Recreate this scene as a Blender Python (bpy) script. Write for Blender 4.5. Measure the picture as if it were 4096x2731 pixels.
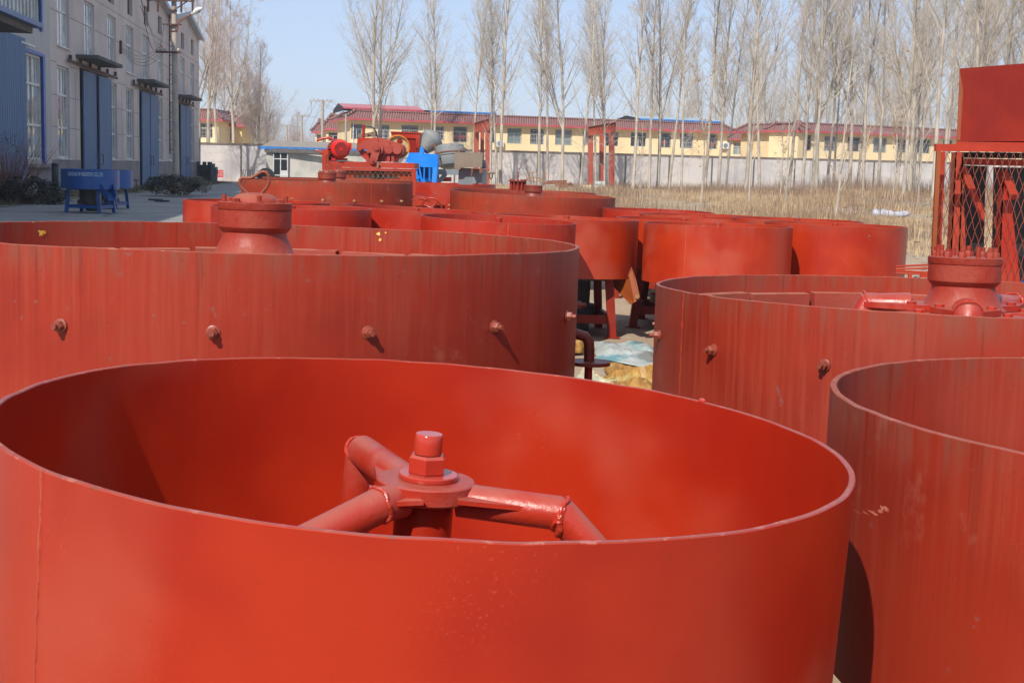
import bpy, math, random
from math import sin, cos, pi, radians
from mathutils import Vector, Matrix, noise
S = bpy.context.scene
for o in list(bpy.data.objects): bpy.data.objects.remove(o)
COL = S.collection
random.seed(7)

# ------------------------------------------------------------ camera
FPX = 5350.31; PIT = radians(7.346482); ROL = radians(1.594623); CZ = 1.95
FW = Vector((0, cos(PIT), -sin(PIT))); RI = Vector((1, 0, 0)); UP = RI.cross(FW)
RR = cos(ROL)*RI + sin(ROL)*UP; UU = -sin(ROL)*RI + cos(ROL)*UP
cam = bpy.data.cameras.new('camera'); co = bpy.data.objects.new('camera', cam); COL.objects.link(co)
co.matrix_world = Matrix(((RR.x, UU.x, -FW.x, 0), (RR.y, UU.y, -FW.y, 0), (RR.z, UU.z, -FW.z, CZ), (0, 0, 0, 1)))
cam.sensor_width = 36; cam.lens = FPX/4096*36; cam.clip_end = 6000; cam.clip_start = .05
cam.dof.use_dof = False
S.camera = co
# ------------------------------------------------------------ sky, sun, exposure
SUN_EL = radians(43); SA = Vector((-.383, -.924, 0)).normalized()
w = bpy.data.worlds.new('World'); S.world = w; w.use_nodes = True
nt = w.node_tree; bg = nt.nodes['Background']
sky = nt.nodes.new('ShaderNodeTexSky'); sky.sky_type = 'NISHITA'; sky.sun_disc = False
sky.sun_elevation = SUN_EL; sky.sun_rotation = math.atan2(SA.x, SA.y) % (2*pi)
sky.altitude = 0; sky.air_density = .9; sky.dust_density = .3; sky.ozone_density = 3.0
hs = nt.nodes.new('ShaderNodeMix'); hs.data_type = 'RGBA'; hs.blend_type = 'MULTIPLY'; hs.inputs[0].default_value = 1; hs.inputs[7].default_value = (1.0, .93, 1.05, 1)
nt.links.new(sky.outputs[0], hs.inputs[6]); hz_ = nt.nodes.new('ShaderNodeMix'); hz_.data_type = 'RGBA'; hz_.inputs[0].default_value = .58; hz_.inputs[7].default_value = (3.9, 4.75, 5.9, 1)
nt.links.new(hs.outputs[2], hz_.inputs[6]); nt.links.new(hz_.outputs[2], bg.inputs[0]); bg.inputs[1].default_value = .13
sl = bpy.data.lights.new('sun', 'SUN'); sl.energy = 4.6; sl.angle = radians(.5); sl.color = (1, .93, .83)
so = bpy.data.objects.new('sun', sl); COL.objects.link(so)
D = Vector((SA.x*cos(SUN_EL), SA.y*cos(SUN_EL), sin(SUN_EL)))
so.rotation_euler = D.to_track_quat('Z', 'Y').to_euler()
S.view_settings.view_transform = 'Standard'; S.view_settings.look = 'None'
S.view_settings.exposure = 0.18; S.view_settings.gamma = 1; S.view_settings.use_curve_mapping = False
S.render.engine = 'CYCLES'

# ------------------------------------------------------------ where things stand
def ray(x, y): return FW + (x-2048)/FPX*RR - (y-1365.5)/FPX*UU
def P(x, y, Y):                     # point at distance Y ahead that the photo shows at (x, y)
    d = ray(x, y); return d*(Y/d.y) + Vector((0, 0, CZ))
FX0 = -25.5; FY0 = 108.; FS = -.1138
def FP(s, z, out=0.):               # a point of the workshop's long front
    n = Vector((1, -FS, 0)).normalized(); return Vector((FX0+FS*(s-FY0), s, z)) + n*out
def PL(x, y, A, B):                 # photo point on the vertical plane through A and B
    d = ray(x, y); nx, ny = B[1]-A[1], -(B[0]-A[0])
    t = (nx*A[0]+ny*A[1])/(nx*d.x+ny*d.y); return d*t + Vector((0, 0, CZ))
def sst(a, b, t):
    t = min(1, max(0, (t-a)/(b-a))); return t*t*(3-2*t)
def gz(x, y):
    n = .19 - .015*max(-12, min(8, x)); f = .45 + .0125*max(-40, min(70, x))
    z = n + (f-n)*sst(20, 105, y)
    z += .28*sst(6, 14, x)*sst(24, 34, y)*(1-sst(70, 100, y))
    return z
def G(x, y):
    d = ray(x, y); t = 10.
    for _ in range(60):
        p = d*t + Vector((0, 0, CZ)); t *= max(.5, min(2, (CZ-gz(p.x, p.y))/(CZ-p.z) if p.z < CZ else 1.5))
    return d*t + Vector((0, 0, CZ))

# ------------------------------------------------------------ node helpers
def nmat(name):
    m = bpy.data.materials.new(name); m.use_nodes = True; t = m.node_tree
    return m, t, t.nodes['Principled BSDF']
def N(t, typ, **k):
    n = t.nodes.new(typ)
    for a, v in k.items():
        if a.startswith('i_'):
            key = a[2:]; key = int(key) if key.isdigit() else key.replace('_', ' ')
            n.inputs[key].default_value = v
        else: setattr(n, a, v)
    return n
def L(t, a, b): t.links.new(a, b)
def coords(t, sc, kind='Object', rnd=True):
    tc = N(t, 'ShaderNodeTexCoord'); mp = N(t, 'ShaderNodeMapping'); mp.inputs['Scale'].default_value = sc
    if rnd:
        oi = N(t, 'ShaderNodeObjectInfo'); ml = N(t, 'ShaderNodeMath', operation='MULTIPLY', i_1=37.)
        L(t, oi.outputs['Random'], ml.inputs[0]); L(t, ml.outputs[0], mp.inputs['Location'])
    L(t, tc.outputs[kind], mp.inputs[0]); return mp.outputs[0]
def nz(t, vec, scale, det=3, ro=.55):
    n = N(t, 'ShaderNodeTexNoise', i_Scale=scale, i_Detail=det, i_Roughness=ro); L(t, vec, n.inputs['Vector']); return n.outputs['Fac']
def ramp(t, f, a, b):
    r = N(t, 'ShaderNodeMapRange', i_1=a, i_2=b, i_3=0., i_4=1.); r.interpolation_type = 'SMOOTHSTEP'
    L(t, f, r.inputs[0]); return r.outputs[0]
def mix(t, f, a, b):
    m = N(t, 'ShaderNodeMix', data_type='RGBA')
    if isinstance(f, (int, float)): m.inputs[0].default_value = f
    else: L(t, f, m.inputs[0])
    for s, v in ((6, a), (7, b)):
        if isinstance(v, tuple): m.inputs[s].default_value = (*v, 1)
        else: L(t, v, m.inputs[s])
    return m.outputs[2]
def mul(t, a, b):
    m = N(t, 'ShaderNodeMath', operation='MULTIPLY')
    for i, v in ((0, a), (1, b)):
        if isinstance(v, (int, float)): m.inputs[i].default_value = v
        else: L(t, v, m.inputs[i])
    return m.outputs[0]
def bump(t, b, h, st, dist=.01):
    n = N(t, 'ShaderNodeBump', i_Strength=st, i_Distance=dist); L(t, h, n.inputs['Height']); L(t, n.outputs[0], b.inputs['Normal'])

def paint(name, c1, c2, faded, streak=.0, dust=.5, rough=.42, rust=0., lump=.0, dustc=(.36, .13, .09), speck=.5, fog=.55, rim=0., lip=0., fsc=1.1, spec=.5):
    """oxide-red or other sprayed paint: patchy, streaked by rain, dusty on top"""
    if c1[0] > 3*c1[1]: c1, c2, faded, dustc = [tuple(x*k for x, k in zip(q, (.89, .80, .72))) for q in (c1, c2, faded, dustc)]
    m, t, b = nmat(name)
    v = coords(t, (1, 1, 1)); big = nz(t, v, 2.1, 3); c = mix(t, ramp(t, big, .38, .66), c1, c2)
    b.inputs['Specular IOR Level'].default_value = spec
    fg_ = nz(t, v, fsc, 3, .5); fogf = ramp(t, fg_, .5, .68); c = mix(t, mul(t, fogf, fog), c, faded)
    if streak > 0:
        vs = coords(t, (46, 46, 1.6)); s = nz(t, vs, 1.0, 5, .62)
        vb = nz(t, v, 1.7, 2)
        c = mix(t, mul(t, mul(t, ramp(t, s, .42, .66), ramp(t, vb, .25, .6)), streak), c, faded)
        vs2 = coords(t, (70, 70, 3.5)); s2 = nz(t, vs2, 1.0, 4, .6)
        c = mix(t, mul(t, ramp(t, s2, .55, .74), streak*.45), c, (c1[0]*.62, c1[1]*.55, c1[2]*.6))
    if rim:
        tg = N(t, 'ShaderNodeTexCoord'); sg = N(t, 'ShaderNodeSeparateXYZ'); L(t, tg.outputs['Generated'], sg.inputs[0]); gzz = sg.outputs[2]
        n1 = nz(t, coords(t, (22, 22, 2.2)), 1., 5, .65); n2 = nz(t, v, 5, 4)
        c = mix(t, mul(t, mul(t, ramp(t, gzz, .80, .99), ramp(t, n1, .38, .62)), rim), c, (.20, .075, .048))
        run = nz(t, coords(t, (42, 42, 1.3)), 1., 3, .5)
        c = mix(t, mul(t, mul(t, ramp(t, gzz, .25, .95), ramp(t, run, .60, .68)), rim*.8), c, (c1[0]*.55, c1[1]*.6, c1[2]*.7))
        sc_ = nz(t, v, 22, 3, .6); c = mix(t, mul(t, mul(t, ramp(t, sc_, .66, .72), ramp(t, n2, .45, .6)), rim*.9), c, (.20, .095, .085))
        pb_ = nz(t, coords(t, (1, 1, 1)), 3.3, 5, .7); c = mix(t, mul(t, ramp(t, pb_, .60, .72), rim*.6), c, (.42, .15, .10))
    if lip:
        tg = N(t, 'ShaderNodeTexCoord'); sg = N(t, 'ShaderNodeSeparateXYZ'); L(t, tg.outputs['Generated'], sg.inputs[0])
        ch = nz(t, v, 34, 4, .6); c = mix(t, mul(t, mul(t, ramp(t, sg.outputs[2], .990, .998), ramp(t, ch, .56, .62)), lip), c, (.55, .20, .15))
        ch2 = nz(t, coords(t, (1, 1, 1)), 19, 4, .6); c = mix(t, mul(t, mul(t, ramp(t, sg.outputs[2], .985, .999), ramp(t, ch2, .62, .66)), lip), c, (.13, .05, .03))
        bp = nz(t, coords(t, (1, 1, 1)), 160, 2); bm_ = nz(t, coords(t, (1, 1, 1)), 2.4, 3); c = mix(t, mul(t, mul(t, ramp(t, bp, .62, .70), ramp(t, bm_, .52, .70)), .28), c, (.55, .12, .08))
    sp = nz(t, v, 75, 2); c = mix(t, mul(t, ramp(t, sp, .69, .75), speck), c, (c1[0]*.45, c1[1]*.7+.01, c1[2]*.8+.01))
    if rust > 0:
        r = nz(t, v, 3.5, 6, .7); c = mix(t, mul(t, ramp(t, r, .5, .7), rust), c, (.16, .055, .022))
    ge = N(t, 'ShaderNodeNewGeometry'); sx = N(t, 'ShaderNodeSeparateXYZ'); L(t, ge.outputs['Normal'], sx.inputs[0])
    du = ramp(t, sx.outputs['Z'], .35, .95); dn = nz(t, v, 9, 4); 
    c = mix(t, mul(t, mul(t, du, ramp(t, dn, .2, .6)), dust), c, dustc)
    L(t, c, b.inputs['Base Color'])
    rr = N(t, 'ShaderNodeMapRange', i_3=rough-.08, i_4=rough+.22); L(t, fogf, rr.inputs[0]); L(t, rr.outputs[0], b.inputs['Roughness'])
    h = nz(t, v, 110, 3)
    if lump > 0:
        h2 = nz(t, v, 28, 4); ad = N(t, 'ShaderNodeMath', operation='ADD'); L(t, mul(t, h2, 6*lump), ad.inputs[0]); L(t, h, ad.inputs[1]); h = ad.outputs[0]
        bump(t, b, h, .5, .0022)
    else: bump(t, b, h, .18, .0012)
    return m
def plain(name, c, rough=.6, metal=0., var=.15, scale=4., bmp=0., c2=None, thr=(.4, .65), stretch=(1, 1, 1), spec=None, det=4):
    m, t, b = nmat(name); v = coords(t, stretch)
    f = nz(t, v, scale, det)
    c2 = c2 or tuple(x*(1-var*2) for x in c)
    L(t, mix(t, ramp(t, f, *thr), c, c2), b.inputs['Base Color'])
    b.inputs['Roughness'].default_value = rough; b.inputs['Metallic'].default_value = metal
    if spec is not None: b.inputs['Specular IOR Level'].default_value = spec
    if bmp: bump(t, b, nz(t, v, scale*6, 4), bmp, .02)
    return m

M = {}
RED1 = (.56, .042, .014); RED2 = (.47, .03, .011)
M['mixer_red'] = paint('vermilion paint', (.42, .027, .0062), (.34, .016, .005), (.43, .062, .030), 0, .55, .40, speck=.25, fog=.8, lip=.8, fsc=1.5, spec=.4)
M['orange_red'] = paint('orange red paint', (.46, .038, .0075), (.38, .024, .006), (.44, .068, .032), .15, .45, .42, speck=.3, fog=.8, lip=.8, fsc=1.8, rim=.3, spec=.4)
M['deep_red'] = paint('deep red paint', (.43, .026, .009), (.36, .019, .008), (.43, .055, .028), .15, .5, .42, speck=.4, lip=.7, fsc=1.8, rim=.3, spec=.4)
M['mill_red'] = paint('weathered oxide red paint', (.335, .034, .016), (.265, .025, .013), (.37, .074, .046), .42, .6, .55, rim=.55, lip=.7, spec=.25, rust=.12)
M['mill_brown'] = paint('weathered brownish red paint', (.36, .044, .019), (.27, .034, .017), (.35, .075, .042), .35, .6, .55, rust=.45, rim=.7, lip=.6, spec=.25)
M['cast_red'] = paint('painted rough casting', (.34, .036, .018), (.28, .028, .015), (.36, .075, .05), .15, .8, .55, lump=.6, speck=.8, spec=.35, fsc=5, rust=.15)
M['cast_brown'] = paint('rusty rough casting', (.30, .045, .022), (.22, .035, .018), (.30, .08, .05), .2, .7, .55, rust=.7, lump=.5)
M['liner'] = paint('dusty liner block', (.36, .06, .035), (.30, .05, .03), (.34, .10, .07), 0, .7, .7, rust=.25, lump=.4, dustc=(.46, .22, .17))
M['arm_red'] = paint('glossy red pipe', (.46, .038, .018), (.40, .032, .016), (.44, .09, .07), 0, .7, .40, lump=.03, fsc=6, dustc=(.40, .13, .10), speck=.3)
M['weld'] = paint('painted weld bead', (.50, .04, .016), (.44, .036, .016), (.55, .09, .06), 0, .3, .27, lump=1.2, speck=.3)
M['seam'] = paint('weld seam', (.46, .055, .028), (.38, .04, .02), (.5, .13, .08), 0, .3, .5, lump=1., speck=.3)
M['orange_seam'] = paint('orange weld seam', (.62, .10, .03), (.5, .06, .02), (.66, .2, .1), 0, .3, .4, lump=1., speck=.3)
M['bolt'] = paint('dusty bolt', (.29, .065, .04), (.24, .05, .032), (.33, .11, .07), 0, .4, .45, lump=.3)
M['bolt_yellow'] = paint('tarnished bolt', (.34, .18, .07), (.25, .09, .04), (.36, .2, .1), 0, .4, .45, lump=.3)
M['frame_red'] = paint('frame red paint', (.46, .045, .02), (.38, .036, .016), (.42, .075, .045), .2, .6, .55, spec=.3, rust=.12)
M['motor_red'] = paint('bright motor red', (.72, .025, .018), (.66, .022, .016), (.7, .08, .06), 0, .3, .28, speck=.2)
M['gear_red'] = paint('gearbox red', (.40, .055, .035), (.34, .045, .028), (.40, .09, .065), 0, .5, .5, lump=.3)
M['hopper_red'] = paint('dark hopper red', (.27, .020, .009), (.21, .014, .008), (.30, .042, .014), .15, .3, .5, spec=.2)
M['orange_edge'] = paint('rusty orange edge', (.30, .08, .014), (.25, .055, .012), (.3, .085, .03), .2, .3, .5)
M['blue_paint'] = paint('blue machine paint', (.002, .075, .29), (.002, .06, .24), (.015, .10, .30), 0, .2, .4, dustc=(.1, .2, .4), speck=.2)
M['bright_blue'] = paint('bright blue paint', (.006, .24, .86), (.006, .2, .76), (.02, .26, .8), 0, .1, .4, dustc=(.1, .3, .6), speck=.1)
M['rebar'] = paint('rusty bar', (.26, .07, .03), (.2, .05, .02), (.3, .1, .05), 0, .3, .6, rust=.5, lump=.3)
M['gantry_red'] = paint('gantry steel', (.40, .07, .04), (.34, .055, .03), (.42, .11, .07), .5, .4, .6, rust=.35)
M['drum_grey'] = paint('worn grey drum', (.21, .235, .24), (.17, .19, .195), (.28, .27, .245), .4, .3, .7, rust=.6, dustc=(.34, .33, .31))
M['grey_steel'] = paint('grey machine paint', (.20, .235, .26), (.17, .20, .22), (.26, .27, .27), .2, .3, .5, rust=.15, dustc=(.3, .29, .27))
M['brown_tin'] = paint('brown rusty tin', (.20, .155, .11), (.17, .13, .09), (.26, .22, .17), .3, .3, .6, rust=.35, dustc=(.3, .25, .2))
M['pulley'] = plain('cream pulley web', (.50, .36, .19), .5, c2=(.42, .28, .13))
M['pulley_rim'] = plain('orange pulley rim', (.62, .23, .02), .4, c2=(.5, .16, .015))
M['black'] = plain('black rubber', (.012, .012, .014), .5)
M['dark_steel'] = plain('dark oily steel', (.035, .035, .038), .5)
M['yellow_mark'] = plain('yellow marking paint', (.75, .40, .01), .5, c2=(.8, .6, .15), scale=60)
M['scratch'] = plain('scratched primer', (.60, .22, .16), .5, c2=(.45, .09, .05), scale=30)
M['shaft'] = paint('red shaft', (.52, .05, .03), (.46, .04, .025), (.56, .1, .08), 0, .6, .2, dustc=(.50, .17, .14), speck=.2)

M['plaster'] = plain('mauve grey plaster', (.60, .52, .485), .85, scale=.5, c2=(.48, .42, .40), thr=(.3, .7), bmp=.15, det=6)
M['plinth'] = plain('grey plinth render', (.25, .225, .23), .85, scale=.8, c2=(.2, .18, .185), bmp=.1)
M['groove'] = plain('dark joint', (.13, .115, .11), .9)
M['reveal'] = plain('grey reveal', (.23, .21, .215), .85)
M['slab'] = plain('weathered concrete slab', (.10, .105, .10), .9, scale=2, c2=(.06, .065, .06), bmp=.3)
def corrugated(name, c, c2, per, amp=.6, axis=1, rough=.45, noise_s=1.5):
    m, t, b = nmat(name); v = coords(t, (1, 1, 1), rnd=False)
    sx = N(t, 'ShaderNodeSeparateXYZ'); L(t, v, sx.inputs[0])
    s = N(t, 'ShaderNodeMath', operation='SINE'); L(t, mul(t, sx.outputs[axis], 2*pi/per), s.inputs[0])
    s2 = ramp(t, s.outputs[0], -.2, .6)
    nzf = nz(t, coords(t, (2, 2, .3)), noise_s, 4)
    L(t, mix(t, ramp(t, nzf, .3, .7), c, c2), b.inputs['Base Color']); b.inputs['Roughness'].default_value = rough
    bump(t, b, s2, amp, .06); return m
M['blue_sheet'] = corrugated('blue corrugated door sheet', (.065, .155, .31), (.05, .12, .24), .32, rough=.6)
M['white_sheet'] = corrugated('off white corrugated sheet', (.38, .39, .38), (.31, .32, .32), .25)
M['grey_sheet'] = plain('grey white roof sheet', (.55, .57, .58), .5, c2=(.42, .44, .45))
M['lightblue_trim'] = plain('pale blue roof trim', (.30, .38, .46), .5, c2=(.25, .32, .4))
M['blue_trim'] = plain('blue trim', (.01, .08, .42), .4)
M['white_frame'] = plain('white painted frame', (.62, .63, .62), .45, c2=(.5, .5, .5))
M['blue_canopy'] = plain('blue grey canopy sheet', (.12, .19, .38), .5, c2=(.09, .15, .3))
M['brown_beam'] = plain('brown canopy fascia', (.12, .10, .09), .8, c2=(.08, .07, .06))
M['rust_rail'] = plain('rusty door rail', (.10, .045, .035), .8, c2=(.06, .03, .025))
def glass(name, tint, rough=.03, c2=None, mixf=(.4, .6)):
    m, t, b = nmat(name); v = coords(t, (1, 1, 1)); f = nz(t, v, .7, 3)
    L(t, mix(t, ramp(t, f, *mixf), tint, c2 or tint), b.inputs['Base Color'])
    b.inputs['Roughness'].default_value = rough; b.inputs['IOR'].default_value = 1.5
    b.inputs['Specular IOR Level'].default_value = .9; bump(t, b, nz(t, v, 1.2, 2), .25, .03); return m
M['glass'] = glass('workshop glass', (.36, .40, .39), .02, (.16, .18, .18))
M['glass_up'] = glass('bright upper glass', (.66, .72, .72), .03, (.34, .38, .38))
M['glass_dark'] = glass('dark window glass', (.02, .024, .026), .04)
M['glass_teal'] = glass('curtained window glass', (.20, .28, .27), .06, (.30, .36, .35))
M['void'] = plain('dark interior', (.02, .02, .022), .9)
M['yellow_wall'] = plain('pale yellow render', (.86, .69, .41), .85, scale=.3, c2=(.80, .63, .36), bmp=.05)
M['yellow_deep'] = plain('ochre yellow render', (.78, .56, .24), .85, scale=.3, c2=(.72, .5, .2))
def tiles():
    m, t, b = nmat('brown red roof tiles'); v = coords(t, (1, 1, 1), rnd=False)
    wv = N(t, 'ShaderNodeTexWave', i_Scale=1.3, i_Distortion=.6); wv.wave_type = 'BANDS'; wv.bands_direction = 'X'; L(t, v, wv.inputs['Vector'])
    f = nz(t, v, 3, 5); c = mix(t, ramp(t, f, .35, .65), (.40, .19, .165), (.27, .13, .115))
    c = mix(t, mul(t, ramp(t, wv.outputs['Fac'], .1, .5), .6), (.22, .105, .095), c)
    L(t, c, b.inputs['Base Color']); b.inputs['Roughness'].default_value = .55; bump(t, b, wv.outputs['Fac'], .9, .12); return m
M['tiles'] = tiles()
M['fascia'] = plain('crimson fascia', (.50, .075, .10), .6, c2=(.42, .06, .085))
M['pink_roof'] = plain('faded pink roof sheet', (.50, .16, .17), .5, c2=(.42, .13, .14))
M['pale_blue_roof'] = plain('pale blue roof sheet', (.36, .45, .50), .5, c2=(.3, .38, .43))
M['blue_edge'] = plain('bright blue roof edge', (.03, .21, .62), .5)
def wallmat():
    m, t, b = nmat('whitewashed block wall'); v = coords(t, (1, 1, 1), rnd=False)
    f = nz(t, v, .35, 5, .6); c = mix(t, ramp(t, f, .35, .7), (.62, .58, .55), (.46, .44, .44))
    v2 = coords(t, (1.3, 1.3, .12), rnd=False); s = nz(t, v2, 1.6, 4); c = mix(t, mul(t, ramp(t, s, .52, .72), .5), c, (.27, .27, .29))
    br = N(t, 'ShaderNodeTexBrick', i_Scale=2.2); vv = coords(t, (1, 1, 1), rnd=False)
    sx = N(t, 'ShaderNodeSeparateXYZ'); cb = N(t, 'ShaderNodeCombineXYZ'); L(t, vv, sx.inputs[0]); L(t, sx.outputs[0], cb.inputs[0]); L(t, sx.outputs[2], cb.inputs[1]); L(t, cb.outputs[0], br.inputs['Vector'])
    f3 = nz(t, coords(t, (.9, .9, 2.5), rnd=False), .8, 6, .7); c = mix(t, mul(t, ramp(t, f3, .5, .66), .45), c, (.36, .33, .30))
    L(t, c, b.inputs['Base Color']); b.inputs['Roughness'].default_value = .9; bump(t, b, br.outputs['Fac'], .15, .02); return m
M['wall'] = wallmat()
M['wall_cap'] = plain('brown wall coping', (.22, .17, .13), .9, scale=2, c2=(.15, .12, .10))
M['shed_wall'] = plain('pale block wall', (.52, .49, .43), .9, scale=.9, c2=(.40, .385, .35), bmp=.2)
M['shed_roof'] = plain('dusty shed roof', (.30, .26, .22), .8, scale=3, c2=(.22, .19, .16))
M['bark'] = plain('pale poplar bark', (.49, .43, .35), .85, scale=2.5, c2=(.31, .27, .22), stretch=(1, 1, .35), bmp=.3)
M['twig'] = plain('bare twigs', (.52, .45, .36), .85, scale=.6, c2=(.37, .31, .245))
M['twig_red'] = plain('budding twigs', (.52, .43, .36), .85, scale=.6, c2=(.38, .27, .21))
M['bud'] = plain('reddish buds', (.36, .19, .14), .8, scale=3, c2=(.28, .13, .10))
M['dry_leaf'] = plain('dry leaves', (.45, .28, .13), .8, scale=3, c2=(.32, .18, .08))
M['dark_leaf'] = plain('dark evergreen leaves', (.028, .036, .022), .7, scale=3, c2=(.018, .022, .016))
M['concrete'] = plain('concrete pole', (.42, .37, .31), .85, scale=3, c2=(.34, .30, .26), bmp=.1)
M['grass'] = plain('dry grass', (.50, .37, .22), .85, scale=.5, c2=(.31, .215, .125), thr=(.38, .62))
M['scrub'] = plain('brown scrub stems', (.30, .20, .13), .85, scale=.5, c2=(.20, .13, .085), thr=(.35, .65))
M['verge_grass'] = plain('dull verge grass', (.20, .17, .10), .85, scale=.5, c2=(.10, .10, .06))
M['porcelain'] = plain('insulator', (.5, .42, .36), .3)
M['wire'] = plain('black cable', (.02, .02, .02), .5)
M['white_plastic'] = plain('thin plastic sheeting', (.50, .50, .53), .25, scale=4, c2=(.36, .36, .40), bmp=.8)
M['pipe'] = plain('galvanised pipe', (.55, .60, .60), .35, c2=(.45, .5, .5))
M['block'] = plain('grey concrete block', (.16, .165, .165), .9, scale=5, c2=(.11, .115, .12))
M['sack'] = plain('dark sacks', (.05, .06, .065), .8, scale=3, c2=(.03, .035, .04), bmp=.4)
M['sign_red'] = plain('red sign sheet', (.62, .03, .03), .5, c2=(.55, .04, .04))
M['white'] = plain('white paint', (.8, .8, .8), .5)
M['cn_blue'] = plain('pale blue lettering', (.42, .55, .68), .5, c2=(.3, .44, .6), scale=2.)
def cloth(name, a, b_, c_, sc=3.):
    m, t, b = nmat(name); v = coords(t, (1, 1, 1)); f = nz(t, v, sc, 5, .6); g = nz(t, v, sc*.5, 3)
    c = mix(t, ramp(t, f, .42, .6), a, b_); c = mix(t, ramp(t, g, .52, .62), c, c_); L(t, c, b.inputs['Base Color'])
    b.inputs['Roughness'].default_value = .55; bump(t, b, f, .4, .03); return m
M['tarp_blue'] = cloth('blue white tarpaulin', (.36, .39, .36), (.10, .25, .28), (.16, .16, .14), 3)
M['tarp_yellow'] = cloth('ochre tarpaulin', (.40, .21, .035), (.27, .13, .025), (.44, .30, .09), 4)
M['tarp_cream'] = cloth('spotted cream sheet', (.62, .52, .34), (.58, .47, .28), (.42, .40, .26), 5)
M['rusty'] = plain('rusty scrap', (.24, .09, .045), .8, scale=4, c2=(.16, .06, .03))
M['lamp_white'] = plain('lamp housing', (.75, .75, .73), .4)

def groundmat():
    m, t, b = nmat('dry earth'); v = coords(t, (1, 1, 1), rnd=False)
    f = nz(t, v, .25, 6, .6); c = mix(t, ramp(t, f, .35, .65), (.42, .32, .215), (.31, .235, .155))
    f2 = nz(t, v, 3.5, 5, .65); c = mix(t, mul(t, ramp(t, f2, .5, .7), .6), c, (.42, .36, .28))
    f3 = nz(t, v, 16, 3); c = mix(t, mul(t, ramp(t, f3, .6, .7), .6), c, (.13, .10, .07))
    L(t, c, b.inputs['Base Color']); b.inputs['Roughness'].default_value = .95; bump(t, b, f2, .8, .08); return m
M['ground'] = groundmat()
def roadmat():
    m, t, b = nmat('worn concrete yard'); v = coords(t, (1, 1, 1), rnd=False)
    f = nz(t, v, .18, 6, .6); c = mix(t, ramp(t, f, .35, .7), (.30, .285, .26), (.21, .205, .20))
    f2 = nz(t, v, 9, 4); c = mix(t, mul(t, ramp(t, f2, .5, .75), .35), c, (.22, .21, .2))
    vo = N(t, 'ShaderNodeTexVoronoi', i_Scale=.16); vo.feature = 'DISTANCE_TO_EDGE'; nv_ = N(t, 'ShaderNodeVectorMath', operation='ADD'); nn = N(t, 'ShaderNodeTexNoise', i_Scale=.6, i_Detail=5.); L(t, v, nn.inputs['Vector']); L(t, v, nv_.inputs[0]); L(t, nn.outputs['Color'], nv_.inputs[1]); L(t, nv_.outputs[0], vo.inputs['Vector'])
    c = mix(t, ramp(t, vo.outputs['Distance'], .012, .004), c, (.07, .065, .06))
    oil = nz(t, v, .9, 4, .6); c = mix(t, mul(t, ramp(t, oil, .60, .70), .5), c, (.12, .115, .11))
    L(t, c, b.inputs['Base Color']); b.inputs['Roughness'].default_value = .85; bump(t, b, f2, .2, .02); return m
M['road'] = roadmat()

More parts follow.
